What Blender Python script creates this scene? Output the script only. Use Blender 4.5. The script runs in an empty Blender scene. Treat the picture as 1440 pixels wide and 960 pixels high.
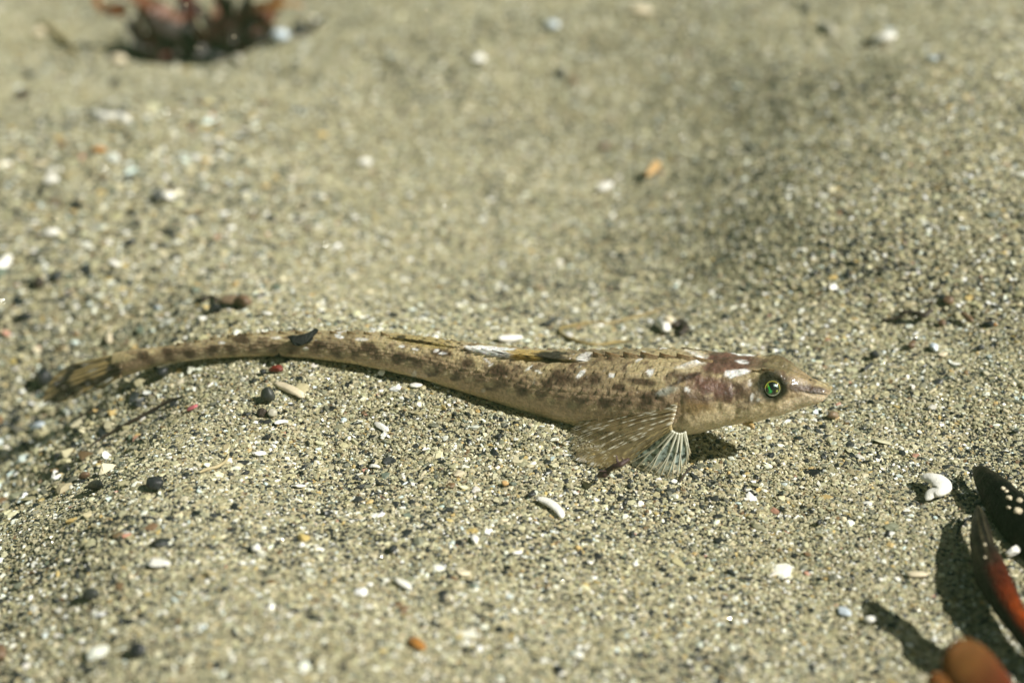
import bpy, math
import numpy as np
from mathutils import Vector, Matrix

# ------------------------------------------------------------------ camera, world, sun, exposure
# One Blender unit is one centimetre: this is a close-up of a small fish on the sea bed.
S = bpy.context.scene
S.unit_settings.system = 'METRIC'
S.unit_settings.scale_length = 0.01
PITCH = math.radians(28.0)
DIST = 25.0
K = 0.0004                                   # view-plane units per photograph pixel at depth 1
cam_d = bpy.data.cameras.new('camera')
cam = bpy.data.objects.new('camera', cam_d)
S.collection.objects.link(cam)
CAM = np.array([0.0, -DIST * math.cos(PITCH), DIST * math.sin(PITCH)])
RT = np.array([1.0, 0, 0])
UP = np.array([0, math.sin(PITCH), math.cos(PITCH)])
FW = np.array([0, math.cos(PITCH), -math.sin(PITCH)])
cam.location = CAM
cam.rotation_euler = (math.pi / 2 - PITCH, 0, 0)
cam_d.sensor_width = 36.0
cam_d.lens = 36.0 / (1440 * K)
cam_d.clip_start = 0.05
cam_d.clip_end = 3000
cam_d.dof.use_dof = True
cam_d.dof.focus_distance = 22.2
APERTURE = 0.38                              # diameter in cm
cam_d.dof.aperture_fstop = cam_d.lens * 1e-3 / APERTURE
S.camera = cam

SUN_EL, SUN_AZ = math.radians(45), math.radians(-24)      # azimuth from +X, negative = towards the camera
sun_dir = Vector((math.cos(SUN_EL) * math.cos(SUN_AZ), math.cos(SUN_EL) * math.sin(SUN_AZ), math.sin(SUN_EL)))
w = bpy.data.worlds.new('World')
S.world = w
w.use_nodes = True
nt = w.node_tree
nt.nodes.clear()
sky = nt.nodes.new('ShaderNodeTexSky')
sky.sky_type = 'NISHITA'
sky.sun_disc = False
sky.sun_elevation = SUN_EL
sky.sun_rotation = math.atan2(sun_dir.x, sun_dir.y)
tintn = nt.nodes.new('ShaderNodeMix')
tintn.data_type = 'RGBA'
tintn.blend_type = 'MULTIPLY'
tintn.inputs[0].default_value = 1.0
tintn.inputs[7].default_value = (1.0, 0.86, 0.50, 1)       # daylight through green coastal water
bg = nt.nodes.new('ShaderNodeBackground')
bg.inputs[1].default_value = 0.05
wo = nt.nodes.new('ShaderNodeOutputWorld')
nt.links.new(sky.outputs[0], tintn.inputs[6])
nt.links.new(tintn.outputs[2], bg.inputs[0])
nt.links.new(bg.outputs[0], wo.inputs[0])
sun_d = bpy.data.lights.new('sun', 'SUN')
sun_d.energy = 5.0
sun_d.angle = math.radians(0.6)
sun_d.color = (1.0, 0.975, 0.89)
sun = bpy.data.objects.new('sun', sun_d)
S.collection.objects.link(sun)
sun.rotation_euler = sun_dir.to_track_quat('Z', 'Y').to_euler()
S.view_settings.view_transform = 'Standard'
S.view_settings.look = 'None'
S.view_settings.gamma = 1
S.view_settings.use_curve_mapping = False
S.view_settings.exposure = 0.33
S.render.engine = 'CYCLES'
S.cycles.max_bounces = 6
S.cycles.transparent_max_bounces = 12
S.cycles.sample_clamp_indirect = 4
S.cycles.use_denoising = True
try:
    S.cycles.denoiser = 'OPENIMAGEDENOISE'
except Exception:
    pass

rng = np.random.default_rng(7)

# ------------------------------------------------------------------ helpers
def hash3(i, j, k):
    n = (i * 374761393 + j * 668265263 + k * 2147483647 + 12345) & 0xFFFFFFFF
    n = ((n ^ (n >> 13)) * 1274126177) & 0xFFFFFFFF
    n = ((n ^ (n >> 16)) * 2246822519) & 0xFFFFFFFF
    return ((n ^ (n >> 15)) & 0xFFFFFF) / float(0xFFFFFF)

def vnoise(P):
    """value noise in 0..1 at the (n,3) points P"""
    P = np.asarray(P, float)
    I = np.floor(P).astype(np.int64)
    f = P - I
    f = f * f * (3 - 2 * f)
    out = 0
    for dx in (0, 1):
        for dy in (0, 1):
            for dz in (0, 1):
                wgt = (f[:, 0] if dx else 1 - f[:, 0]) * (f[:, 1] if dy else 1 - f[:, 1]) * (f[:, 2] if dz else 1 - f[:, 2])
                out = out + wgt * hash3(I[:, 0] + dx, I[:, 1] + dy, I[:, 2] + dz)
    return out

def fbm(P, o=3):
    P = np.asarray(P, float)
    t, a, s = 0, 0.5, 0
    for q in range(o):
        t = t + a * vnoise(P * 2 ** q + 17.3 * q)
        s += a
        a *= 0.5
    return t / s

def sstep(a, b, x):
    t = np.clip((x - a) / (b - a), 0, 1)
    return t * t * (3 - 2 * t)

def ray(px, py):
    px, py = np.asarray(px, float), np.asarray(py, float)
    return FW + ((px - 720) * K)[..., None] * RT + ((480 - py) * K)[..., None] * UP

def at(px, py, d):
    """the world point that lies at depth d along the sight line of photograph pixel (px, py)"""
    return CAM + np.asarray(d, float)[..., None] * ray(px, py)

def to_px(P):
    Q = np.asarray(P) - CAM
    d = Q @ FW
    return 720 + (Q @ RT) / d / K, 480 - (Q @ UP) / d / K, d

def link(o):
    S.collection.objects.link(o)
    return o

def tag(o, label=None, cat=None, group=None, kind=None):
    if label: o['label'] = label
    if cat: o['category'] = cat
    if group: o['group'] = group
    if kind: o['kind'] = kind
    return o

def mk(name, V, F, mat, parent=None, origin=(0, 0, 0), cols=None, smooth=True):
    V = np.asarray(V, float) - np.asarray(origin, float)
    me = bpy.data.meshes.new(name)
    me.from_pydata(V.tolist(), [], [tuple(int(i) for i in f) for f in F])
    if cols is not None:
        c = np.asarray(cols, float)
        if c.shape[1] == 3:
            c = np.concatenate([c, np.ones((len(c), 1))], 1)
        a = me.attributes.new('tint', 'FLOAT_COLOR', 'POINT')
        a.data.foreach_set('color', c.astype(np.float32).ravel())
    if smooth:
        me.polygons.foreach_set('use_smooth', [True] * len(me.polygons))
    me.materials.append(mat)
    me.update()
    o = link(bpy.data.objects.new(name, me))
    if parent is not None:
        o.parent = parent
    else:
        o.location = origin
    return o

def empty(name, loc):
    o = link(bpy.data.objects.new(name, None))
    o.location = loc
    o.empty_display_size = 0.2
    return o

def loft_faces(nr, ns, closed=True, cap0=False, cap1=False):
    F = []
    for i in range(nr - 1):
        for j in range(ns if closed else ns - 1):
            j2 = (j + 1) % ns
            F.append((i * ns + j, i * ns + j2, (i + 1) * ns + j2, (i + 1) * ns + j))
    if cap0: F.append(tuple(reversed(range(ns))))
    if cap1: F.append(tuple((nr - 1) * ns + j for j in range(ns)))
    return F

def smooth_path(P, n):
    """Catmull-Rom through the rows of P (any number of columns)"""
    P = np.asarray(P, float)
    Q = np.vstack([2 * P[0] - P[1], P, 2 * P[-1] - P[-2]])
    t = np.linspace(0, len(P) - 1, n)
    i = np.minimum(t.astype(int), len(P) - 2)
    f = (t - i)[:, None]
    a, b, c, d = Q[i], Q[i + 1], Q[i + 2], Q[i + 3]
    return 0.5 * (2 * b + (c - a) * f + (2 * a - 5 * b + 4 * c - d) * f * f + (3 * b - a - 3 * c + d) * f ** 3)

def tube_geo(P, R, ns=10, flat=1.0, upv=(0, 0, 1), rough=0.0, seed=0, freq=3.0):
    """tube along the points P with radii R; flat squashes it along upv"""
    P = np.asarray(P, float)
    R = np.asarray(R, float)
    T = np.gradient(P, axis=0)
    T /= np.linalg.norm(T, axis=1)[:, None] + 1e-9
    upv = np.asarray(upv, float)
    V = []
    th = np.linspace(0, 2 * np.pi, ns, endpoint=False)
    for p, r, t in zip(P, R, T):
        s = np.cross(t, upv)
        s /= np.linalg.norm(s) + 1e-9
        u = np.cross(s, t)
        V.append(p + r * (np.cos(th)[:, None] * s + flat * np.sin(th)[:, None] * u))
    V = np.concatenate(V)
    if rough:
        ctr = np.repeat(P, ns, 0)
        n = fbm(V * freq + seed * 7.1, 3) - 0.5
        V = ctr + (V - ctr) * (1 + rough * 2 * n[:, None])
    return V, loft_faces(len(P), ns, True, True, True)

def ico(sub):
    import bmesh
    b = bmesh.new()
    bmesh.ops.create_icosphere(b, subdivisions=sub, radius=1)
    b.verts.ensure_lookup_table()
    V = np.array([v.co[:] for v in b.verts])
    F = [tuple(v.index for v in f.verts) for f in b.faces]
    b.free()
    return V, F
ICO3 = ico(4)
ICO2 = ico(3)

# ------------------------------------------------------------------ materials
def nodes_of(name):
    m = bpy.data.materials.new(name)
    m.use_nodes = True
    t = m.node_tree
    p = t.nodes['Principled BSDF']
    return m, t, p

def attr(t, name='tint', typ='GEOMETRY'):
    a = t.nodes.new('ShaderNodeAttribute')
    a.attribute_name = name
    a.attribute_type = typ
    return a

def noise_node(t, scale, detail=4, rough=0.6, coord='Object'):
    tc = t.nodes.new('ShaderNodeTexCoord')
    n = t.nodes.new('ShaderNodeTexNoise')
    n.inputs['Scale'].default_value = scale
    n.inputs['Detail'].default_value = detail
    n.inputs['Roughness'].default_value = rough
    t.links.new(tc.outputs[coord], n.inputs['Vector'])
    return n

def mix_mul(t, a, b, fac=1.0):
    m = t.nodes.new('ShaderNodeMix')
    m.data_type = 'RGBA'
    m.blend_type = 'MULTIPLY'
    m.inputs[0].default_value = fac
    t.links.new(a, m.inputs[6])
    t.links.new(b, m.inputs[7])
    return m.outputs[2]

def ramp(t, src, stops, interp='LINEAR'):
    r = t.nodes.new('ShaderNodeValToRGB')
    r.color_ramp.interpolation = interp
    e = r.color_ramp.elements
    while len(e) < len(stops):
        e.new(0.5)
    for k, (p, c) in enumerate(stops):
        e[k].position = p
        e[k].color = (*c, 1) if len(c) == 3 else c
    t.links.new(src, r.inputs[0])
    return r.outputs[0]

def add_bump(t, p, src, strength, dist):
    b = t.nodes.new('ShaderNodeBump')
    b.inputs['Strength'].default_value = strength
    b.inputs['Distance'].default_value = dist
    t.links.new(src, b.inputs['Height'])
    t.links.new(b.outputs[0], p.inputs['Normal'])

def solid(name, col, rough=0.5, var=0.35, scale=6.0, bump=0.25, sss=0.0, spec=0.5, col2=None, coat=0.0, bdist=0.02):
    """stone, shell or weed: a base colour mottled by noise, with a grainy relief"""
    m, t, p = nodes_of(name)
    n = noise_node(t, scale, 5)
    c2 = col2 or tuple(c * (1 - var) for c in col)
    c = ramp(t, n.outputs[0], [(0.32, c2), (0.62, col)])
    t.links.new(c, p.inputs['Base Color'])
    p.inputs['Roughness'].default_value = rough
    p.inputs['Specular IOR Level'].default_value = spec
    p.inputs['Coat Weight'].default_value = coat
    if sss:
        p.inputs['Subsurface Weight'].default_value = sss
        p.inputs['Subsurface Radius'].default_value = (0.2, 0.12, 0.06)
        p.inputs['Subsurface Scale'].default_value = 0.5
    n2 = noise_node(t, scale * 5, 4)
    add_bump(t, p, n2.outputs[0], bump, bdist)
    return m

M = {}
M['white_shell'] = solid('white_shell', (0.88, 0.86, 0.80), 0.4, 0.14, 7, 0.4, bdist=0.02)
M['cream_shell'] = solid('cream_shell', (0.74, 0.64, 0.46), 0.45, 0.25, 5, 0.3)
M['blue_shell'] = solid('blue_shell', (0.62, 0.70, 0.78), 0.4, 0.2, 5, 0.3)
M['grey_shell'] = solid('grey_shell', (0.50, 0.47, 0.38), 0.5, 0.3, 5, 0.3)
M['orange_shell'] = solid('orange_shell', (0.66, 0.42, 0.18), 0.45, 0.3, 5, 0.3)
M['black_stone'] = solid('black_stone', (0.030, 0.032, 0.034), 0.45, 0.4, 6, 0.4)
M['grey_stone'] = solid('grey_stone', (0.055, 0.058, 0.052), 0.5, 0.4, 6, 0.4)
M['brown_stone'] = solid('brown_stone', (0.20, 0.125, 0.075), 0.45, 0.4, 5, 0.3)
M['tan_stone'] = solid('tan_stone', (0.27, 0.19, 0.12), 0.5, 0.4, 4, 0.3)
M['amber_stone'] = solid('amber_stone', (0.45, 0.20, 0.045), 0.4, 0.45, 5, 0.3)
M['red_scrap'] = solid('red_scrap', (0.17, 0.022, 0.012), 0.4, 0.4, 8, 0.3)
M['pink_scrap'] = solid('pink_scrap', (0.62, 0.18, 0.20), 0.5, 0.25, 8, 0.3)
M['dark_flake'] = solid('dark_flake', (0.016, 0.017, 0.016), 0.75, 0.4, 9, 0.5, spec=0.2)
M['dark_weed'] = solid('dark_weed', (0.050, 0.034, 0.024), 0.6, 0.5, 6, 0.5)
M['purple_weed'] = solid('purple_weed', (0.070, 0.034, 0.030), 0.6, 0.5, 6, 0.5)
M['olive_strand'] = solid('olive_strand', (0.30, 0.23, 0.095), 0.5, 0.3, 5, 0.2)
M['pale_strand'] = solid('pale_strand', (0.48, 0.40, 0.23), 0.5, 0.3, 5, 0.2)

def tinted(name, typ='GEOMETRY', rough=0.4, spec=0.5, nscale=0, nvar=0.4, bump=0, bscale=40, sss=0, alpha=False, coat=0.0, transl=0.0, bdist=0.01):
    m, t, p = nodes_of(name)
    a = attr(t, 'tint', typ)
    c = a.outputs['Color']
    if nscale:
        n = noise_node(t, nscale, 4)
        c = mix_mul(t, c, ramp(t, n.outputs[0], [(0.3, (1 - nvar,) * 3), (0.7, (1 + nvar * 0.5,) * 3)]))
    t.links.new(c, p.inputs['Base Color'])
    p.inputs['Roughness'].default_value = rough
    p.inputs['Specular IOR Level'].default_value = spec
    p.inputs['Coat Weight'].default_value = coat
    p.inputs['Coat Roughness'].default_value = 0.12
    if sss:
        p.inputs['Subsurface Weight'].default_value = sss
        p.inputs['Subsurface Radius'].default_value = (0.12, 0.07, 0.04)
        p.inputs['Subsurface Scale'].default_value = 0.6
    if bump:
        add_bump(t, p, noise_node(t, bscale, 3).outputs[0], bump, bdist)
    if transl:
        tr = t.nodes.new('ShaderNodeBsdfTranslucent')
        t.links.new(c, tr.inputs[0])
        mx = t.nodes.new('ShaderNodeMixShader')
        mx.inputs[0].default_value = transl
        t.links.new(p.outputs[0], mx.inputs[1])
        t.links.new(tr.outputs[0], mx.inputs[2])
        out_s = mx.outputs[0]
    else:
        out_s = p.outputs[0]
    if alpha:
        tp = t.nodes.new('ShaderNodeBsdfTransparent')
        mx2 = t.nodes.new('ShaderNodeMixShader')
        t.links.new(a.outputs['Alpha'], mx2.inputs[0])
        t.links.new(tp.outputs[0], mx2.inputs[1])
        t.links.new(out_s, mx2.inputs[2])
        out_s = mx2.outputs[0]
    if out_s is not p.outputs[0]:
        t.links.new(out_s, t.nodes['Material Output'].inputs['Surface'])
    return m

M['grain'] = tinted('grain', 'INSTANCER', 0.38, 0.5)
_t = M['grain'].node_tree                    # the polish of each grain rides in the alpha of its tint
_t.links.new([q for q in _t.nodes if q.type == 'ATTRIBUTE'][0].outputs['Alpha'], _t.nodes['Principled BSDF'].inputs['Roughness'])
M['skin'] = tinted('skin', rough=0.42, spec=0.45, nscale=26, nvar=0.42, bump=0.6, bscale=34, sss=0.35, coat=0.14, bdist=0.02)
_t = M['skin'].node_tree                     # how wet each patch of skin looks rides in the alpha of its tint
_a = [q for q in _t.nodes if q.type == 'ATTRIBUTE'][0].outputs['Alpha']
for _s in ('Specular IOR Level', 'Coat Weight'):
    _m = _t.nodes.new('ShaderNodeMath')
    _m.operation = 'MULTIPLY'
    _m.inputs[1].default_value = 0.55 if _s[0] == 'S' else 0.38
    _t.links.new(_a, _m.inputs[0])
    _t.links.new(_m.outputs[0], _t.nodes['Principled BSDF'].inputs[_s])
M['fin'] = tinted('fin', rough=0.35, alpha=True, transl=0.5, nscale=14, nvar=0.35, coat=0.2, bump=0.3, bscale=18)
M['fin_ray'] = tinted('fin_ray', rough=0.3, alpha=False, transl=0.15, coat=0.3)
M['eye'] = tinted('eye', rough=0.06, spec=0.7, coat=1.0)

# sand sheet under the grains: mottled grain-sized cells, also beyond the scattered grains
m, t, p = nodes_of('sand')
tc = t.nodes.new('ShaderNodeTexCoord')
vo = t.nodes.new('ShaderNodeTexVoronoi')
vo.inputs['Scale'].default_value = 15
t.links.new(tc.outputs['Object'], vo.inputs['Vector'])
sepc = t.nodes.new('ShaderNodeSeparateColor')
t.links.new(vo.outputs['Color'], sepc.inputs[0])
c = ramp(t, sepc.outputs[0], [(0.0, (0.035, 0.035, 0.03)), (0.09, (0.17, 0.15, 0.10)), (0.3, (0.30, 0.26, 0.165)), (0.65, (0.40, 0.35, 0.22)), (0.88, (0.55, 0.49, 0.34)), (0.97, (0.78, 0.75, 0.66))], 'CONSTANT')
big = noise_node(t, 0.35, 4)
c = mix_mul(t, c, ramp(t, big.outputs[0], [(0.3, (0.75, 0.75, 0.75)), (0.7, (1.1, 1.08, 1.02))]))
t.links.new(c, p.inputs['Base Color'])
p.inputs['Roughness'].default_value = 0.7
add_bump(t, p, vo.outputs['Distance'], 0.8, 0.05)
M['sand'] = m

# ------------------------------------------------------------------ the sea bed: a height field through surveyed points
# (photograph pixel, depth) for what touches the fish, (pixel, height) elsewhere
FISH_D = [(40, 25.4), (60, 25.3), (200, 24.75), (300, 24.4), (400, 24.0), (500, 23.6), (600, 23.25), (700, 22.95), (800, 22.6), (900, 22.25), (950, 22.08), (1165, 21.5), (1200, 21.4)]
def fdepth(px):
    return np.interp(px, [a for a, b in FISH_D], [b for a, b in FISH_D])

CTRL = []
def ctl_d(px, py, d, dz=0.0):
    P = at(px, py, d)
    CTRL.append((P[0], P[1], P[2] + dz))
def ctl_z(px, py, z):
    r = ray(px, py)
    d = (z - CAM[2]) / r[2]
    P = CAM + d * r
    CTRL.append((P[0], P[1], z))
for px, py in ((700, 564), (800, 592), (600, 534), (500, 513), (400, 502), (320, 508)):
    ctl_d(px, py, fdepth(px), -0.02)
ctl_d(200, 528, 24.8, -0.12)
ctl_d(90, 567, 25.25, -0.25)
for a in ((900, 640, 0.0), (1060, 660, -0.02), (1250, 640, 0.02), (1400, 700, 0.05), (1400, 900, 0.0), (1100, 850, 0.0), (850, 720, 0.03),
          (700, 700, 0.05), (700, 850, 0.2), (700, 950, 0.4), (450, 640, 0.05), (450, 760, 0.3), (430, 940, 0.7), (200, 930, 0.6), (40, 950, 0.0), (220, 780, 0.5), (60, 820, -0.2), (130, 745, 0.1), (30, 765, -0.55), (230, 655, 0.25), (300, 600, 0.15),
          (80, 690, -1.1), (160, 640, -0.75), (20, 690, -1.8), (30, 610, -2.1), (110, 610, -1.5), (215, 585, -0.6),
          (100, 460, -1.35), (100, 350, -1.05), (100, 200, -0.8), (300, 420, -0.40), (300, 300, -0.85),
          (500, 420, -0.7), (700, 400, -0.95), (700, 300, -1.2), (500, 200, -1.0), (700, 120, -0.8), (500, 60, -0.7), (270, 90, -2.0),
          (950, 420, -0.65), (820, 180, -1.25), (860, 250, -1.3), (910, 150, -1.0), (1000, 235, -0.55), (1040, 130, -0.4), (1110, 110, -0.05), (1080, 250, -0.08), (1160, 225, 0.45), (1210, 150, 0.65), (1080, 340, 0.0), (1000, 330, -0.5), (1200, 350, 0.45), (1400, 300, 0.85), (1400, 450, 0.3), (1250, 450, 0.0), (1300, 85, 1.05), (1420, 90, 1.0), (1300, 10, 0.1), (1420, 10, 0.2), (1060, 40, -0.2), (900, 10, -0.4)):
    ctl_z(*a)
for ang in np.linspace(0, 2 * np.pi, 14, endpoint=False):
    CTRL.append((70 * math.cos(ang), 10 + 70 * math.sin(ang), 0.0))
CTRL = np.array(CTRL)
def phi(r2):
    return np.sqrt(r2 + 0.9 ** 2)
_A = phi(((CTRL[:, None, :2] - CTRL[None, :, :2]) ** 2).sum(2))
_W = np.linalg.solve(_A + 0.04 * np.eye(len(CTRL)) * -1.0, CTRL[:, 2])
def H(x, y):
    x, y = np.asarray(x, float), np.asarray(y, float)
    sh = x.shape
    x, y = x.ravel(), y.ravel()
    z = np.zeros(len(x))
    for s in range(0, len(x), 20000):
        sl = slice(s, s + 20000)
        r2 = (x[sl, None] - CTRL[None, :, 0]) ** 2 + (y[sl, None] - CTRL[None, :, 1]) ** 2
        z[sl] = phi(r2) @ _W
    R = np.hypot(x, y - 10)
    z *= 1 - sstep(38, 64, R)
    P = np.stack([x, y, 0 * x], 1)
    near = 1 - 0.75 * np.exp(-(((y - 1.2) / 1.6) ** 2)) * (np.abs(x) < 9)
    z = z + near * (0.30 * (fbm(P * 0.42 + 3.1, 2) - 0.5) + 0.16 * (fbm(P * 1.3 + 9.7, 2) - 0.5)) + 0.05 * (fbm(P * 4.0 + 1.9, 2) - 0.5)
    far = sstep(60, 200, R)
    z = z + far * 6 * (fbm(P * 0.012 + 5, 3) - 0.5)
    return z.reshape(sh)

def ground(px, py):
    """where the sight line of (px, py) meets the sand"""
    r = ray(px, py)
    d = np.arange(14.0, 60.0, 0.05)
    P = CAM + d[:, None] * r
    below = P[:, 2] < H(P[:, 0], P[:, 1])
    i = int(np.argmax(below)) if below.any() else len(d) - 1
    lo, hi = d[max(i - 1, 0)], d[i]
    dd = np.linspace(lo, hi, 30)
    P = CAM + dd[:, None] * r
    below = P[:, 2] < H(P[:, 0], P[:, 1])
    j = int(np.argmax(below)) if below.any() else 29
    return P[j], dd[j]

def gnormal(p):
    e = 0.15
    x, y = p[0], p[1]
    n = np.array([H(x - e, y) - H(x + e, y), H(x, y - e) - H(x, y + e), 2 * e])
    return n / np.linalg.norm(n)

def axis_coords(lo, hi, step, far):
    a = list(np.arange(lo, hi + 1e-6, step))
    s, v = step, a[-1]
    out_hi = []
    while v < far:
        s *= 1.25
        v += s
        out_hi.append(v)
    s, v = step, a[0]
    out_lo = []
    while v > -far:
        s *= 1.25
        v -= s
        out_lo.append(v)
    return np.array(out_lo[::-1] + a + out_hi)
xs = axis_coords(-14, 14, 0.09, 1500)
ys = axis_coords(-9.5, 24, 0.09, 1500)
X, Y = np.meshgrid(xs, ys)
Z = H(X, Y)
me = bpy.data.meshes.new('sea_bed')
nv = X.size
me.vertices.add(nv)
me.vertices.foreach_set('co', np.stack([X, Y, Z - 0.02], 2).ravel().astype(np.float32))
ny, nx = X.shape
ii = (np.arange(ny - 1)[:, None] * nx + np.arange(nx - 1)[None, :]).ravel()
quads = np.stack([ii, ii + 1, ii + nx + 1, ii + nx], 1)
me.loops.add(quads.size)
me.loops.foreach_set('vertex_index', quads.ravel().astype(np.int32))
me.polygons.add(len(quads))
me.polygons.foreach_set('loop_start', np.arange(0, quads.size, 4, dtype=np.int32))
me.polygons.foreach_set('use_smooth', [True] * len(quads))
me.update(calc_edges=True)
me.materials.append(M['sand'])
tag(link(bpy.data.objects.new('sea_bed', me)), 'rippled tan sand of the sea bed', None, None, 'structure')

# ------------------------------------------------------------------ sand grains
PAL = np.array([
    (0.37, 0.325, 0.205), (0.42, 0.375, 0.245), (0.33, 0.30, 0.20), (0.52, 0.48, 0.34), (0.27, 0.26, 0.195), (0.17, 0.168, 0.132),
    (0.82, 0.81, 0.75), (0.022, 0.024, 0.025), (0.48, 0.35, 0.15), (0.17, 0.11, 0.06), (0.14, 0.16, 0.13), (0.50, 0.27, 0.20), (0.64, 0.58, 0.42), (0.62, 0.70, 0.72)]) * np.array([0.98, 1.0, 0.955])
def scatter(name, label, x, y, size, weights, seed, aspect=(0.55, 1.45), sink=0.12):
    r = np.random.default_rng(seed)
    n = len(x)
    if np.isscalar(size):
        size = np.full(n, size)
    size = size * np.exp(r.normal(0, 0.28, n))
    z = H(x, y) + size * (r.uniform(0, 0.18, n) - sink * 0.8)
    wt = np.array(weights, float)
    pick = r.choice(len(PAL), n, p=wt / wt.sum())
    col = PAL[pick] * r.uniform(0.72, 1.22, (n, 1)) * r.uniform(0.96, 1.04, (n, 3))
    P = np.stack([x, y, z], 1)
    patch = fbm(P * 0.55 + 31, 3)
    dark = (r.random(n) < np.clip((patch - 0.52) * 0.9, 0, 0.2))
    col[dark] = PAL[7] * r.uniform(0.8, 1.6, (dark.sum(), 1))
    col = np.clip(col, 0.01, 0.88)
    me = bpy.data.meshes.new(name)
    me.vertices.add(n)
    me.vertices.foreach_set('co', P.astype(np.float32).ravel())
    a = me.attributes.new('tint', 'FLOAT_COLOR', 'POINT')
    a.data.foreach_set('color', np.concatenate([col, np.where(r.random((n, 1)) < 0.09, 0.10, r.uniform(0.3, 0.6, (n, 1)))], 1).astype(np.float32).ravel())
    a = me.attributes.new('turn', 'FLOAT_VECTOR', 'POINT')
    rot = r.uniform(0, 2 * np.pi, (n, 3))
    rot[:, :2] = r.normal(0, 0.24, (n, 2))
    a.data.foreach_set('vector', rot.astype(np.float32).ravel())
    a = me.attributes.new('extent', 'FLOAT_VECTOR', 'POINT')
    ext = size[:, None] * r.uniform(aspect[0], aspect[1], (n, 3)) * np.array([1.2, 1.0, 0.46])
    a.data.foreach_set('vector', ext.astype(np.float32).ravel())
    a = me.attributes.new('pick', 'INT', 'POINT')
    a.data.foreach_set('value', r.integers(0, 5, n).astype(np.int32))
    me.update()
    o = link(bpy.data.objects.new(name, me))
    md = o.modifiers.new('grains', 'NODES')
    md.node_group = GRAIN_GROUP
    tag(o, label, None, None, 'stuff')
    return o

g = bpy.data.node_groups.new('grain_scatter', 'GeometryNodeTree')
g.interface.new_socket('Geometry', in_out='INPUT', socket_type='NodeSocketGeometry')
g.interface.new_socket('Geometry', in_out='OUTPUT', socket_type='NodeSocketGeometry')
gi, go = g.nodes.new('NodeGroupInput'), g.nodes.new('NodeGroupOutput')
iop = g.nodes.new('GeometryNodeInstanceOnPoints')
g.links.new(gi.outputs[0], iop.inputs['Points'])
g2i = g.nodes.new('GeometryNodeGeometryToInstance')
for k in range(5):
    icn = g.nodes.new('GeometryNodeMeshIcoSphere')
    icn.inputs['Radius'].default_value = 0.5
    icn.inputs['Subdivisions'].default_value = 2
    sp = g.nodes.new('GeometryNodeSetPosition')
    nz = g.nodes.new('ShaderNodeTexNoise')
    nz.inputs['Scale'].default_value = 1.6
    nz.inputs['Detail'].default_value = 1.0
    pos = g.nodes.new('GeometryNodeInputPosition')
    ad = g.nodes.new('ShaderNodeVectorMath')
    ad.operation = 'ADD'
    ad.inputs[1].default_value = (7.3 * k, 2.1 * k, 4.7 * k)
    g.links.new(pos.outputs[0], ad.inputs[0])
    g.links.new(ad.outputs[0], nz.inputs['Vector'])
    sb = g.nodes.new('ShaderNodeVectorMath')
    sb.operation = 'SUBTRACT'
    sb.inputs[1].default_value = (0.5, 0.5, 0.5)
    g.links.new(nz.outputs['Color'], sb.inputs[0])
    sc = g.nodes.new('ShaderNodeVectorMath')
    sc.operation = 'SCALE'
    sc.inputs['Scale'].default_value = 0.85
    g.links.new(sb.outputs[0], sc.inputs[0])
    g.links.new(icn.outputs['Mesh'], sp.inputs['Geometry'])
    g.links.new(sc.outputs[0], sp.inputs['Offset'])
    sm = g.nodes.new('GeometryNodeSetMaterial')
    sm.inputs['Material'].default_value = M['grain']
    g.links.new(sp.outputs[0], sm.inputs['Geometry'])
    g.links.new(sm.outputs[0], g2i.inputs[0])
g.links.new(g2i.outputs[0], iop.inputs['Instance'])
iop.inputs['Pick Instance'].default_value = True
for nm, typ, sock in (('pick', 'INT', 'Instance Index'), ('turn', 'FLOAT_VECTOR', 'Rotation'), ('extent', 'FLOAT_VECTOR', 'Scale')):
    na = g.nodes.new('GeometryNodeInputNamedAttribute')
    na.data_type = typ
    na.inputs['Name'].default_value = nm
    g.links.new(na.outputs['Attribute'], iop.inputs[sock])
g.links.new(iop.outputs[0], go.inputs[0])
GRAIN_GROUP = g

def field(step, seed, dmin=0, dmax=99, keep=1.0, margin=130, off=0.0):
    """jittered grid of points on the sand that the camera can see, with a margin"""
    r = np.random.default_rng(seed)
    gx = np.arange(-15, 15, step)
    gy = np.arange(-9.3, 23, step)
    x, y = np.meshgrid(gx, gy)
    x, y = x.ravel() + r.uniform(-.5, .5, x.size) * step, y.ravel() + r.uniform(-.5, .5, x.size) * step
    if keep < 1:
        k = r.random(len(x)) < keep
        x, y = x[k], y[k]
    P = np.stack([x, y, H(x, y)], 1)
    px, py, d = to_px(P)
    k = np.ones(len(x), bool)
    for cx, cy, cr in KEEP_OFF:
        k &= (x - cx) ** 2 + (y - cy) ** 2 > (cr * off) ** 2
    k &= (px > -margin) & (px < 1440 + margin) & (py > -90) & (py < 1040) & (d >= dmin) & (d < dmax)
    return x[k], y[k]

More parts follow.
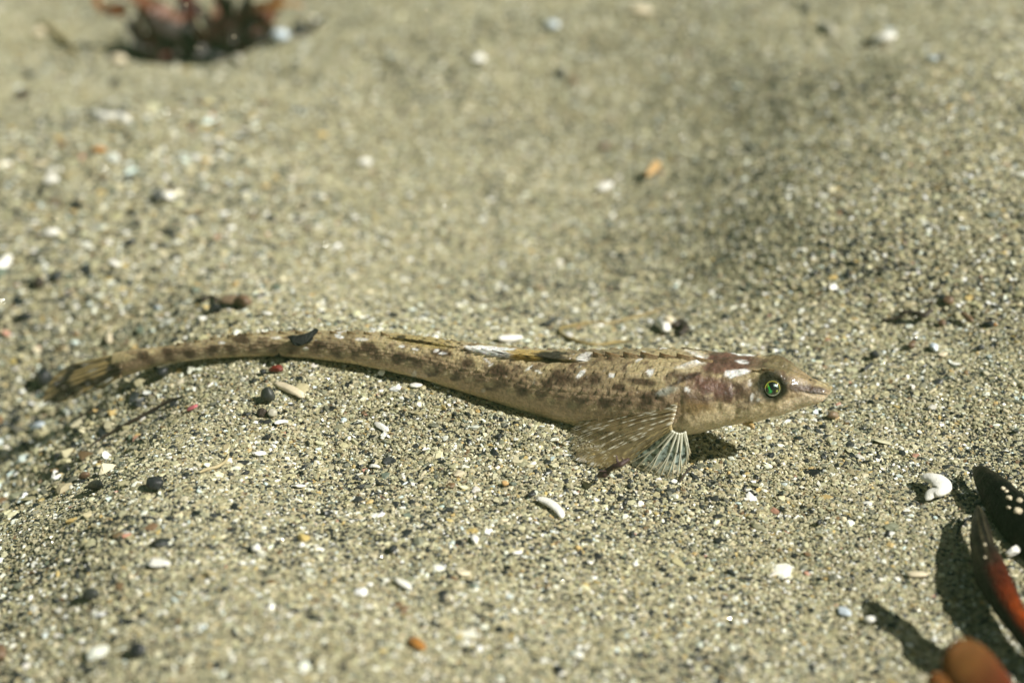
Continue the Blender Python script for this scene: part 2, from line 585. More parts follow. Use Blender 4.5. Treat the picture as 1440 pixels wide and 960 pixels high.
# ------------------------------------------------------------------ the fish
OUT = np.array([  # photograph column, top and bottom of the body there, width/height
    (160, 496, 533, .40), (175, 493, 529, .5), (190, 491, 524, .58), (215, 489, 516, .7), (240, 486, 510.5, .8), (290, 477.5, 504, .9), (340, 470, 501.5, .95), (380, 467, 500.5, 1.0),
    (440, 466, 503.5, 1.0), (500, 466, 511, 1.0), (550, 468.5, 521, 1.0), (600, 475, 533, 1.0), (650, 482, 548.5, 1.0), (700, 488, 563.5, 1.03), (750, 492, 580, 1.06), (800, 493.5, 595, 1.1),
    (850, 492, 604, 1.14), (900, 491, 608, 1.18), (950, 491.5, 610.5, 1.22), (985, 494, 608.5, 1.25), (1020, 497, 600.5, 1.22), (1060, 503.5, 594, 1.1), (1085, 506, 587.5, 1.0), (1105, 511, 581.5, .95),
    (1120, 520, 576, 1.0), (1135, 529.5, 572.5, 1.1), (1150, 535.5, 568, 1.25), (1160, 538.5, 563, 1.35), (1164, 541, 559.5, 1.4), (1166, 545, 555.5, 1.4)])
NR, NS = 760, 128
st = np.linspace(160, 1166, NR)
def gs(v, n=7):
    k = np.hanning(2 * n + 1)
    k /= k.sum()
    return np.convolve(np.pad(v, n, mode='reflect', reflect_type='odd'), k, 'valid')
top = gs(np.interp(st, OUT[:, 0], OUT[:, 1]))
bot = gs(np.interp(st, OUT[:, 0], OUT[:, 2]))
asp = gs(np.interp(st, OUT[:, 0], OUT[:, 3]))
dep = np.interp(np.convolve(np.pad(st, 20, mode='reflect', reflect_type='odd'), np.ones(41) / 41, 'valid'), [a for a, b in FISH_D], [b for a, b in FISH_D])
dep = gs(dep, 50)
CEN = at(st, (top + bot) / 2, dep)
half = (bot - top) / 2 * K * dep
B = half / np.sqrt(.78 + .22 * asp ** 2)
A = B * asp
TAN = np.gradient(CEN, axis=0)
SIDE = np.stack([TAN[:, 1], -TAN[:, 0], 0 * st], 1)
SIDE = gs_side = SIDE / np.linalg.norm(SIDE, axis=1)[:, None]
UPV = np.array([0, 0, 1.0])
ph = np.linspace(0, 2 * np.pi, NS, endpoint=False)
def rad(phv):
    e = 2.35
    return (np.abs(np.cos(phv)) ** e + np.abs(np.sin(phv)) ** e) ** (-1 / e) * 0.985
cosr, sinr = np.cos(ph) * rad(ph), np.sin(ph) * rad(ph)
BODY = CEN[:, None] + (A[:, None] * cosr)[..., None] * SIDE[:, None] + (B[:, None] * sinr)[..., None] * UPV
NRM = np.cos(ph)[None, :, None] * SIDE[:, None] * np.ones((NR, 1, 1)) + np.sin(ph)[None, :, None] * UPV
def body_at(px, deg):
    i = int(np.argmin(np.abs(st - px)))
    j = int(round(math.radians(deg) / (2 * np.pi) * NS)) % NS
    return BODY[i, j].copy(), NRM[i, j].copy()
base_pts = BODY.copy()
flat = BODY.reshape(-1, 3)
PXB, PYB, _ = to_px(flat)
PXB, PYB = PXB.reshape(NR, NS), PYB.reshape(NR, NS)
mirror = (NS // 2 - np.arange(NS)) % NS
near = (np.cos(ph) >= -0.05)
# both flanks carry the pattern seen on the near one
PXB = np.where(near[None], PXB, PXB[:, mirror])
PYB = np.where(near[None], PYB, PYB[:, mirror])
QN = BODY.copy()
QN = np.where(near[None, :, None], QN, QN[:, mirror])
QN = QN.reshape(-1, 3)
PHD = np.degrees(np.arcsin(np.clip(np.sin(ph), -1, 1)))[None, :] * np.ones((NR, 1))     # -90 belly .. 90 back
STX = st[:, None] * np.ones((1, NS))

# relief: rows of keeled scales, eye sockets, gill cover, mouth, brow
cum = np.concatenate([[0], np.cumsum(np.linalg.norm(np.diff(CEN, axis=0), axis=1))])
L = cum[:, None] * np.ones((1, NS))
disp = np.zeros((NR, NS))
rows = 19.0
v = (PHD + 90) / 180 * rows + 1.1 * (fbm(QN * 2.6 + 50, 2).reshape(NR, NS) - 0.5)
scale_len = 0.165 - 0.06 * sstep(520, 250, STX)
row = np.floor(v)
u = L / scale_len + 0.5 * (row % 2) + 1.6 * (fbm(QN * 3.4 + 70, 2).reshape(NR, NS) - 0.5)
fu, fv = u - np.floor(u), v - row
tooth = (1 - fu) ** 1.4 * (1 - (2 * np.abs(fv - 0.5)) ** 2)        # each scale stands up at its tail end
keel = np.exp(-((fv - 0.5) / 0.16) ** 2) * (1 - fu)
body_mask = sstep(1000, 940, STX) * sstep(160, 200, STX)
ridge_rows = np.isin(row, [15, 12]).astype(float)
disp += body_mask * sstep(-55, 0, PHD) * (0.0045 * tooth + 0.005 * keel + 0.018 * ridge_rows * keel) * (0.45 + 0.55 * np.clip(half[:, None] / 0.4, 0, 1))
disp += body_mask * 0.006 * tooth
disp += (fbm(QN * 3.0, 3).reshape(NR, NS) - 0.5) * 0.05 * sstep(930, 1010, STX) * sstep(1165, 1120, STX)
disp += (fbm(QN * 9.0 + 4, 3).reshape(NR, NS) - 0.5) * 0.055 * sstep(930, 985, STX) * sstep(-35, 10, PHD) * sstep(1162, 1120, STX)
EYE_PX, EYE_DEG = 1089, 30
e_pt, e_n = body_at(EYE_PX, EYE_DEG)
dE = np.minimum(np.linalg.norm(BODY - e_pt, axis=2), np.linalg.norm(BODY - body_at(EYE_PX, 180 - EYE_DEG)[0], axis=2))
disp += 0.055 * np.exp(-(dE / 0.27) ** 2) - 0.07 * np.exp(-(dE / 0.12) ** 4)
brow = np.exp(-((PHD - 62) / 13) ** 2) * np.exp(-((STX - 1082) / 24) ** 2)
disp += 0.022 * brow
disp -= 0.03 * np.exp(-((PHD - 90) / 16) ** 2) * np.exp(-((STX - 1085) / 32) ** 2)
# gill cover edge: a step running down and back
gill = 958 + 16 * np.cos(np.radians(PHD * 1.2)) + 14 * (fbm(QN * 1.8 + 90, 3).reshape(NR, NS) - 0.5)
gm = sstep(-80, -40, PHD) * sstep(62, 40, PHD)
disp += 0.008 * gm * sstep(gill - 1, gill + 5, STX) * sstep(gill + 70, gill + 8, STX)
disp -= 0.006 * gm * np.exp(-((STX - gill + 3) / 4.0) ** 2)
pre = 1030 + 14 * np.cos(np.radians(PHD * 1.6))
disp -= 0.008 * gm * np.exp(-((STX - pre) / 3.5) ** 2)
# mouth: a slit below the snout with a lip on either side
mline = np.interp(PXB, [1105, 1118, 1140, 1165], [549, 547, 549.5, 553.0])
mm = sstep(1112, 1124, STX)
disp -= 0.004 * mm * np.exp(-((PYB - mline - 6.0 + 3.5 * sstep(1150, 1120, PXB)) / 1.6) ** 2)
disp += 0.001 * mm * np.exp(-((PYB - mline - 1.5) / 3.0) ** 2)
BODY = BODY + disp[..., None] * NRM

# colour of the skin, from the marks on the flank
n1 = fbm(QN * 2.2 + 11, 4).reshape(NR, NS)
n2 = fbm(QN * 6.5 + 3, 3).reshape(NR, NS)
n3 = vnoise(QN * 17 + 8).reshape(NR, NS)
n4 = fbm(QN * 28 + 2, 2).reshape(NR, NS)
back = np.array((0.46, 0.375, 0.205))
flank = np.array((0.35, 0.255, 0.150))
belly = np.array((0.76, 0.62, 0.38))
def mixc(c, d, f):
    f = np.clip(f, 0, 1)[..., None]
    return c * (1 - f) + np.asarray(d) * f
T = (PYB - np.interp(STX, st, top)) / np.interp(STX, st, bot - top)      # 0 back edge .. 1 belly edge in view
T = np.where(np.sin(ph)[None] < -0.75, 1.0, T)
C = np.ones((NR, NS, 3)) * back
C = mixc(C, flank, sstep(0.28, 0.5, T + (n1 - .5) * .4))
C = mixc(C, belly, sstep(0.62, 0.98, T + (n1 - .5) * .25) * 0.85)
C = mixc(C, (0.54, 0.44, 0.28), sstep(0.5, 0.62, n2) * 0.5 * sstep(0.95, 0.5, T))
C = mixc(C, (0.115, 0.068, 0.038), sstep(0.54, 0.64, n1) * 0.45 * sstep(0.72, 0.5, T))
C = mixc(C, (0.105, 0.062, 0.036), sstep(0.58, 0.70, n2) * 0.7 * sstep(0.75, 0.5, T))
C = mixc(C, (0.47, 0.325, 0.215), sstep(0.45, 0.6, T) * sstep(0.98, 0.85, T) * body_mask * 0.7)
C = mixc(C, (0.14, 0.085, 0.05), sstep(0.66, 0.76, fbm(QN * 9 + 21, 2).reshape(NR, NS)) * 0.6 * sstep(0.95, 0.8, T))
C = mixc(C, (0.80, 0.76, 0.66), sstep(0.80, 0.86, fbm(QN * 15 + 5, 2).reshape(NR, NS)) * sstep(0.6, 0.4, T) * 0.9)
C = mixc(C, (0.085, 0.052, 0.032), sstep(0.72, 0.80, n3) * 0.5 * sstep(0.9, 0.6, T))
C = mixc(C, (0.58, 0.47, 0.27), sstep(0.74, 0.84, fbm(QN * 12 + 40, 2).reshape(NR, NS)) * 0.7)
# darker edge of every scale
edge = body_mask * sstep(-50, 5, PHD) * (sstep(0.16, 0.02, fu) + 0.5 * sstep(0.40, 0.49, np.abs(fv - .5)))
C = mixc(C, (0.10, 0.062, 0.036), np.clip(edge, 0, 1) * 0.10)
C = mixc(C, (0.46, 0.36, 0.21), body_mask * sstep(0.25, 0.55, fu) * sstep(0.9, 0.6, fu) * sstep(0.4, 0.2, np.abs(fv - .5)) * sstep(0.7, 0.5, T) * 0.35)
def mark(px, py, rx, ry, ang, col, f=1.0, soft=0.5, jag=0.5):
    global C
    a = math.radians(ang)
    dx, dy = PXB - px, PYB - py
    q = np.hypot((dx * math.cos(a) + dy * math.sin(a)) / rx, (-dx * math.sin(a) + dy * math.cos(a)) / ry)
    q = q + (n2 - 0.5) * 2 * jag * 0.6 + (n3 - 0.5) * jag * 0.7
    C = mixc(C, col, f * sstep(1 + soft * .5, 1 - soft * .5, q))
DK = (0.070, 0.040, 0.022)
for px, py, rx, ry in ((790, 532, 17, 9), (700, 521, 13, 8), (656, 511, 10, 9), (690, 545, 10, 6), (735, 551, 12, 6), (607, 523, 8, 6), (640, 530, 9, 5), (560, 503, 12, 7), (520, 489, 11, 6), (450, 485, 10, 6),
                       (838, 534, 10, 8), (855, 566, 12, 7), (900, 536, 22, 5), (805, 569, 9, 6), (770, 540, 9, 6), (910, 562, 12, 9), (925, 556, 10, 8), (480, 498, 9, 5), (405, 493, 9, 4), (340, 478, 15, 7), (265, 497, 10, 6),
                       (200, 500, 9, 8), (300, 490, 9, 5), (235, 495, 7, 5), (580, 508, 9, 5), (620, 495, 12, 6), (730, 498, 8, 4), (855, 503, 9, 4), (960, 528, 20, 6), (420, 476, 9, 4), (870, 545, 9, 6)):
    mark(px, py, rx, ry, 8, DK, 0.92, 0.8, 0.9)
for px in range(210, 950, 29):          # row of blotches along the lower flank
    yy = np.interp(px, st, top) * 0.33 + np.interp(px, st, bot) * 0.67
    mark(px, yy, 8.5, 6, 10, DK, 0.66, 1.0, 0.9)
for px in range(225, 950, 29):
    yy = np.interp(px, st, top) * 0.26 + np.interp(px, st, bot) * 0.74
    mark(px, yy, 7, 5, 10, (0.56, 0.46, 0.29), 0.55, 1.0, 0.8)
# head
HB = (0.135, 0.062, 0.046)
mark(1022, 512, 42, 15, 5, HB, 0.9, 0.5, 0.6)
mark(1005, 545, 36, 16, 12, HB, 0.88, 0.6, 0.7)
mark(1035, 550, 22, 13, 0, (0.085, 0.043, 0.028), 0.7, 0.8, 0.8)
mark(978, 564, 20, 12, 35, (0.13, 0.075, 0.04), 0.75, 0.8, 0.8)
mark(985, 576, 34, 9, 10, (0.33, 0.22, 0.09), 0.6, 0.8, 0.5)
mark(1040, 578, 70, 12, -12, (0.68, 0.56, 0.36), 0.85, 0.8, 0.5)
mark(975, 600, 34, 12, -8, (0.60, 0.49, 0.30), 0.7, 0.8, 0.5)
mark(1128, 566, 38, 10, -16, (0.76, 0.63, 0.45), 0.95, 0.6, 0.4)
mark(1065, 557, 14, 9, -30, (0.62, 0.53, 0.40), 0.75, 0.7, 0.7)
mark(1095, 513, 34, 14, 15, (0.155, 0.125, 0.060), 0.85, 0.7, 0.5)
mark(1130, 531, 20, 8, 32, (0.30, 0.22, 0.115), 0.7, 0.7, 0.4)
mark(1086, 541, 26, 21, 0, (0.050, 0.046, 0.024), 0.97, 0.5, 0.35)
mark(1116, 546, 12, 5, 8, (0.07, 0.05, 0.03), 0.8, 0.7, 0.4)
mark(1139, 546.5, 28, 5.0, 6, (0.075, 0.036, 0.018), 0.95, 1.0, 0.35)
head = sstep(960, 1000, STX) * sstep(1160, 1120, STX)
C = mixc(C, (0.10, 0.058, 0.036), head * sstep(0.56, 0.66, fbm(QN * 5 + 60, 3).reshape(NR, NS)) * 0.65 * sstep(0.95, 0.6, T))
C = mixc(C, (0.55, 0.44, 0.28), head * sstep(0.60, 0.70, fbm(QN * 8 + 80, 3).reshape(NR, NS)) * 0.55 * sstep(0.15, 0.4, T))
mark(1086, 542, 21, 17, 0, (0.022, 0.021, 0.012), 0.95, 0.5, 0.35)
# white saddles and flecks
WH = (0.90, 0.90, 0.88)
mark(741, 501, 26, 6, 4, (0.50, 0.36, 0.13), 0.9, 0.6, 0.6)
mark(774, 501, 25, 7, 8, (0.025, 0.019, 0.012), 0.95, 0.6, 0.6)
mark(681, 491, 34, 6, 14, WH, 1.0, 0.4, 0.5)
mark(590, 480, 46, 7, 9, (0.40, 0.31, 0.115), 0.7, 0.8, 0.6)
mark(566, 471, 9, 5, -25, (0.03, 0.022, 0.013), 0.9, 0.7, 0.6)
for q_ in range(9):
    mark(585 + q_ * 8, 473 + q_ * 1.5 + (q_ % 2) * 5, 3.2, 1.8, 10, (0.04, 0.028, 0.014), 0.9, 0.6, 0.4)
for a in ((1036, 525, 18, 5.5, -8, 0.95), (1045, 509, 10, 2.2, 8, 0.9), (984, 503, 8, 5, -50, 0.95), (973, 512, 22, 4, -15, 0.55), (820, 503, 10, 5, -20, 0.6), (817, 526, 8, 3.5, -40, 0.9),
          (914, 524, 6, 5, -35, 0.9), (860, 528, 3.5, 2.6, 0, 0.8), (967, 549, 5, 3, 40, 0.9), (745, 517, 6, 1.8, -35, 0.8), (757, 522, 6, 1.6, 25, 0.8), (686, 508, 6, 1.6, 35, 0.8), (690, 513, 5, 1.6, -30, 0.8),
          (622, 497, 5, 1.8, 0, 0.8), (478, 474, 6, 2, 5, 0.8), (510, 477, 8, 2, 0, 0.6), (475, 470, 4, 1.6, 0, 0.7), (430, 490, 4, 2.4, 0, 0.7), (565, 487, 4, 2, 0, 0.8), (583, 491, 5, 1.6, 10, 0.7), (614, 493, 4, 2, -20, 0.7), (900, 505, 5, 2, -30, 0.7), (950, 496, 4, 3, 20, 0.8), (388, 475, 8, 2, 0, 0.5), (312, 482, 4, 1.4, 0, 0.8),
          (582, 526, 3, 5, 20, 0.5), (680, 549, 4, 4, 0, 0.4), (1058, 557, 3, 6, 10, 0.85), (1066, 560, 4, 3, 0, 0.8), (935, 549, 12, 4, -20, 0.4)):
    mark(*a[:5], WH, a[5], 0.5, 0.8)
mark(972, 517, 20, 5, -20, (0.62, 0.52, 0.33), 0.6, 0.8, 0.8)
mark(935, 515, 18, 3, -5, (0.50, 0.40, 0.24), 0.5, 0.9, 0.8)
mark(1055, 540, 3, 3, 0, WH, 0.6)
mark(1144, 552, 22, 1.5, 8, (0.030, 0.014, 0.009), 0.95, 0.5, 0.2)
mark(963, 533, 27, 2.6, -24, (0.05, 0.028, 0.017), 0.9, 0.6, 0.4)
mark(938, 550, 16, 5, -18, (0.30, 0.31, 0.26), 0.7, 0.7, 0.6)
mark(985, 560, 30, 2.0, 6, (0.08, 0.045, 0.025), 0.6, 0.7, 0.5)
mark(1030, 567, 26, 1.8, 20, (0.12, 0.07, 0.04), 0.6, 0.7, 0.5)
mark(1140, 534, 2.2, 1.6, 0, (0.03, 0.02, 0.012), 0.9, 0.5, 0.2)
C = C * (0.80 + 0.40 * n4[..., None])
C = np.clip(C, 0.008, 0.9)

fish_base = np.array([*CEN[330][:2], float(H(*CEN[330][:2]))])
fish = empty('fish', fish_base)
tag(fish, 'slender mottled brown fish propped on its fins on the sand', 'fish')
bv = np.concatenate([BODY.reshape(-1, 3), CEN[:1] - TAN[:1] * 3, CEN[-1:] + TAN[-1:] * 3])
bf = loft_faces(NR, NS)
nb = NR * NS
for j in range(NS):
    bf.append((nb, (j + 1) % NS, j))
    bf.append((nb + 1, (NR - 1) * NS + j, (NR - 1) * NS + (j + 1) % NS))
wet = 1 - 0.9 * np.exp(-(dE / 0.30) ** 4)
C4 = np.concatenate([C, wet[..., None]], 2)
bc = np.concatenate([C4.reshape(-1, 4), C4[0, :1], C4[-1, :1]])
mk('body', bv, bf, M['skin'], fish, fish_base, bc)

# eyes: black ball, green and pale glints painted into its colour, yellow ring
def make_eye(deg, side):
    p0, n0 = body_at(EYE_PX, deg)
    i = int(np.argmin(np.abs(st - EYE_PX)))
    ax = SIDE[i] * (1 if side > 0 else -1) + np.array([0.10, 0, 0.42])
    ax /= np.linalg.norm(ax)
    c0 = p0 - n0 * 0.035
    r0 = 0.112
    V, F = ICO3
    s1 = np.cross([0, 0, 1.0], ax)
    s1 /= np.linalg.norm(s1)
    s2 = np.cross(ax, s1)
    ca = V @ ax
    du, dv = V @ s1, V @ s2
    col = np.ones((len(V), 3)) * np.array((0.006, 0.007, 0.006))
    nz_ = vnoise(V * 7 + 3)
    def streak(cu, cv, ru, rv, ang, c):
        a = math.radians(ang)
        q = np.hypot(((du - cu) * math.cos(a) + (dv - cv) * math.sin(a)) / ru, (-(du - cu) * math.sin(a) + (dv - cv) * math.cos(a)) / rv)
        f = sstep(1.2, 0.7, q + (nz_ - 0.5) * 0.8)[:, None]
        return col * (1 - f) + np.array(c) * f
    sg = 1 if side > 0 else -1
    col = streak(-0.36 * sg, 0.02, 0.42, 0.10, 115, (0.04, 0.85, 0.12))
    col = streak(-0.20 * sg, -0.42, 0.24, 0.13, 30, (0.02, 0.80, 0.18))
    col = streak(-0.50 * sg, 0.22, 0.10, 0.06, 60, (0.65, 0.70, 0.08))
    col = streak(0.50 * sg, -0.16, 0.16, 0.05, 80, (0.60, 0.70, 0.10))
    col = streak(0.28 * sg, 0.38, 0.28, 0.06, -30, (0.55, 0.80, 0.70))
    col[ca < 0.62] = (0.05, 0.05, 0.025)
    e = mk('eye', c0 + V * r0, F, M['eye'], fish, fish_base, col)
    th = np.linspace(0, 2 * np.pi, 48, endpoint=False)
    rr = r0 * 0.765
    ctr = c0 + ax * r0 * 0.68
    tv, tc_ = [], []
    for a in th:
        d = math.cos(a) * s1 + math.sin(a) * s2
        for b in np.linspace(0, 2 * np.pi, 8, endpoint=False):
            tv.append(ctr + d * (rr + 0.0048 * math.cos(b)) + ax * 0.0048 * math.sin(b))
            tc_.append((0.52, 0.46, 0.07) if math.sin(a) > -0.1 else (0.42, 0.45, 0.32))
    tf = [(i * 8 + j, i * 8 + (j + 1) % 8, ((i + 1) % 48) * 8 + (j + 1) % 8, ((i + 1) % 48) * 8 + j) for i in range(48) for j in range(8)]
    mk('iris_ring', tv, tf, M['eye'], e, fish_base, tc_)
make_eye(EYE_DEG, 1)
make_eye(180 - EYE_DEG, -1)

# barbel under the chin
bp = smooth_path([at(1048, 592, 21.72), at(1056, 597, 21.66), at(1060, 602, 21.62)], 8)
V, F = tube_geo(bp, np.linspace(0.055, 0.02, 8), 8)
mk('barbel', V, F, M['fin_ray'], fish, fish_base, np.tile((0.45, 0.31, 0.13), (len(V), 1)))

def fin_depth(px, py, d, clear=0.05):
    """depth of a fin point: d, but never under the sand"""
    _, gd = ground(px, py)
    return min(d, gd - clear)

def make_fin(name, bases, tips, d_base, d_tip, ray_col, mem_fn, ray_r=(0.013, 0.006), bow=0.0, scallop=0.0, ray_fn=None, nu=26, sub=4, thick=0.004, fork=0.0):
    """fan of rays from the base points to the tip points (pixel pairs), with a membrane between them"""
    bases, tips = np.asarray(bases, float), np.asarray(tips, float)
    n = len(tips)
    rays3 = []
    for k in range(n):
        db = d_base[k] if np.ndim(d_base) else d_base
        dt = d_tip[k] if np.ndim(d_tip) else d_tip
        dt = fin_depth(*tips[k], dt, 0.06)
        us = np.linspace(0, 1, nu)
        q = bases[k] * (1 - us[:, None]) + tips[k] * us[:, None]
        nrm = np.array([-(tips[k] - bases[k])[1], (tips[k] - bases[k])[0]])
        q = q + ((bow + 0.10 * math.sin(k * 2.7 + n)) * (us * (1 - us)))[:, None] * nrm + (0.012 * np.sin(us * 9 + k * 1.9) * us)[:, None] * nrm
        dd = db * (1 - us) + dt * us
        dd = np.array([fin_depth(a, b, c) if u_ > 0.5 else c for (a, b), c, u_ in zip(q, dd, us)])
        rays3.append(at(q[:, 0], q[:, 1], gs(dd, 3)))
    R3 = np.array(rays3)
    # membrane, one sheet with a scalloped free edge
    cols_, rows_ = [], []
    ks = np.linspace(0, n - 1, (n - 1) * sub + 1)
    for kk in ks:
        i = min(int(kk), n - 2)
        f = kk - i
        us = np.linspace(0, 1 - scallop * (1 - abs(2 * f - 1)), nu)
        seg = R3[i] * (1 - f) + R3[i + 1] * f
        P = np.stack([np.interp(us, np.linspace(0, 1, nu), seg[:, q]) for q in range(3)], 1)
        P[:, 2] += 0.010 * np.sin(np.pi * f) * np.linspace(0, 1, nu)
        rows_.append(P)
    G = np.array(rows_)
    V = G.reshape(-1, 3)
    px, py, _ = to_px(V)
    cols_ = mem_fn(V, px, py, np.tile(np.linspace(0, 1, nu), len(ks)), np.repeat(ks, nu))
    F = loft_faces(len(ks), nu, False)
    fin = mk(name, V, F, M['fin'], fish, fish_base, cols_)
    for k in range(n):
        rr = np.linspace(ray_r[0], ray_r[1], nu)
        V, F = tube_geo(R3[k] + np.array([0, -0.004, 0.004]), rr, 6)
        us = np.repeat(np.linspace(0, 1, nu), 6)
        c = np.tile(ray_col, (len(V), 1)) if ray_fn is None else ray_fn(V, us, k)
        if fork:                                  # the ray splits in two towards the free edge
            for sg in (-1, 1):
                kk = np.clip(k + sg * 0.26 * np.clip((np.linspace(0, 1, nu) - fork) / (1 - fork), 0, 1), 0, n - 1)
                i0 = np.minimum(kk.astype(int), n - 2)
                f0 = (kk - i0)[:, None]
                Q = R3[i0, np.arange(nu)] * (1 - f0) + R3[i0 + 1, np.arange(nu)] * f0
                h0 = int(fork * nu) - 1
                V2, F2 = tube_geo(Q[h0:] + np.array([0, -0.004, 0.004]), rr[h0:] * 0.7, 5)
                c2 = np.tile(ray_col, (len(V2), 1)) if ray_fn is None else ray_fn(V2, np.repeat(np.linspace(0, 1, nu)[h0:], 5), k)
                keep_n = (h0 + 2) * 6
                if sg < 0:
                    V, F = tube_geo(R3[k][:h0 + 2] + np.array([0, -0.004, 0.004]), rr[:h0 + 2], 6)
                    c = c[:keep_n]
                F = list(F) + [tuple(v + len(V) for v in f) for f in F2]
                V, c = np.concatenate([V, V2]), np.concatenate([c, c2])
        mk('fin_ray', V, F, M['fin_ray'], fin, fish_base, c)
    return fin

# pectoral fin, fanned back over the sand
nP = 17
pb = smooth_path([(953, 567), (951, 577), (948, 588), (945, 597), (945, 603)], nP)
ptip = smooth_path([(806, 597), (800, 606), (799, 617), (801, 629), (804, 640), (811, 648), (822, 652), (836, 656), (850, 661), (864, 661), (876, 657)], nP)
def pect_mem(V, px, py, u, k):
    n = fbm(V * 6, 3)
    c = np.ones((len(V), 3)) * np.array((0.52, 0.42, 0.24))
    c = c * (0.65 + 0.7 * n[:, None])
    c = mixc(c, (0.72, 0.55, 0.26), sstep(0.55, 0.9, u) * sstep(4, 10, k) * 0.85)
    bands = sstep(0.15, 0.8, np.sin(u * 21 + 0.5 * np.sin(k * 2.1)))
    c = mixc(c, (0.10, 0.07, 0.04), bands * 0.5 * sstep(0.95, 0.5, u))
    al = 0.22 + 0.42 * n + 0.24 * sstep(7, 12, k) - 0.42 * sstep(4.6, 0.6, k) * sstep(0.3, 0.75, u)
    al = np.where(k > nP - 2.5, al * 0.55, al)
    return np.concatenate([c, np.clip(al, 0.2, 0.92)[:, None]], 1)
def pect_ray(V, us, k):
    d = (np.sin(us * 62 + k * 1.7 + 2 * np.sin(k * 5.1)) > 0.25) & (vnoise(V * 9 + k) > 0.34)
    c = np.tile((0.30, 0.23, 0.12), (len(V), 1))
    c[d] = (0.80, 0.76, 0.62) if k < 12 else (0.56, 0.45, 0.22)
    return c
make_fin('pectoral_fin', pb, ptip, np.full(nP, 21.47), np.full(nP, 22.2), None, pect_mem, (0.011, 0.005), 0.10, 0.05, pect_ray, fork=0.5)

# pelvic fin, spread under the breast like a prop
vb = smooth_path([(944, 604), (947, 606), (951, 608), (956, 609), (960, 608), (963, 607)], 8)
vt = [(868, 641), (889, 655), (908, 664), (926, 668), (942, 671), (955, 668), (968, 650), (971, 637)]
def pelv_mem(V, px, py, u, k):
    n = fbm(V * 22, 3)
    c = np.ones((len(V), 3)) * np.array((0.54, 0.66, 0.61))
    c = mixc(c, (0.72, 0.88, 0.83), sstep(0.50, 0.60, n) * 0.95)
    c = mixc(c, (0.03, 0.05, 0.055), sstep(0.50, 0.38, n) * 0.9)
    c = mixc(c, (0.03, 0.045, 0.05), sstep(0.25, 0.5, np.abs(k - np.round(k))) * 0.55 * sstep(0.9, 0.6, u))
    c = mixc(c, (0.72, 0.62, 0.44), sstep(0.80, 1.0, u) * 0.6)
    al = 0.50 + 0.45 * sstep(0.40, 0.60, n)
    return np.concatenate([c, np.clip(al * (1 - 0.35 * sstep(.8, 1, u)), 0.2, 0.95)[:, None]], 1)
def pelv_ray(V, us, k):
    c = np.tile((0.80, 0.79, 0.66), (len(V), 1))
    return mixc(c, (0.74, 0.64, 0.42), sstep(0.6, 1.0, us)) * (0.85 + 0.3 * vnoise(V * 12)[:, None])
make_fin('pelvic_fin', vb, vt, 21.62, np.linspace(22.2, 21.75, 8), None, pelv_mem, (0.019, 0.007), -0.06, 0.10, pelv_ray, nu=44, sub=7, fork=0.45)

# tail fin, fanned behind
nT = 11
tb = np.stack([np.linspace(173, 170, nT), np.linspace(495, 530, nT)], 1)
tt = smooth_path([(98, 514), (84, 521), (74, 531), (68, 541), (62, 551), (58, 561), (61, 567.5), (82, 566), (104, 561), (124, 554), (140, 547)], nT)
def tail_mem(V, px, py, u, k):
    n = fbm(V * 5, 3)
    c = np.ones((len(V), 3)) * np.array((0.40, 0.30, 0.135)) * (0.7 + 0.6 * n[:, None]) * (0.80 + 0.30 * np.cos(2 * np.pi * k))[:, None]
    c = mixc(c, (0.27, 0.195, 0.105), sstep(0.25, 0.0, u))
    for cx, cy, rx, ry, a in ((150, 531, 22, 5, -25), (95, 528, 12, 3.5, -55), (92, 554, 20, 6.5, -25), (132, 537, 14, 3, -25), (85, 541, 9, 5, 0), (115, 540, 12, 3, -30), (160, 515, 12, 5, -40), (108, 516, 12, 3, -10)):
        a = math.radians(a)
        dx, dy = px - cx, py - cy
        q = np.hypot((dx * math.cos(a) + dy * math.sin(a)) / rx, (-dx * math.sin(a) + dy * math.cos(a)) / ry) + (n - 0.5) * 1.2
        c = mixc(c, (0.030, 0.021, 0.010), sstep(1.55, 0.9, q))
    al = np.where(k > 7.2, 0.65, 0.93) - 0.05 * u
    return np.concatenate([c, al[:, None]], 1)
def tail_ray(V, us, k):
    px, py, _ = to_px(V)
    q = tail_mem(V, px, py, us, np.full(len(V), float(k)))[:, :3]
    return np.clip(q * 1.25 + 0.012, 0, 1)
make_fin('tail_fin', tb, tt, 24.75, np.linspace(25.3, 25.2, nT), None, tail_mem, (0.013, 0.006), 0.04, 0.03, tail_ray)

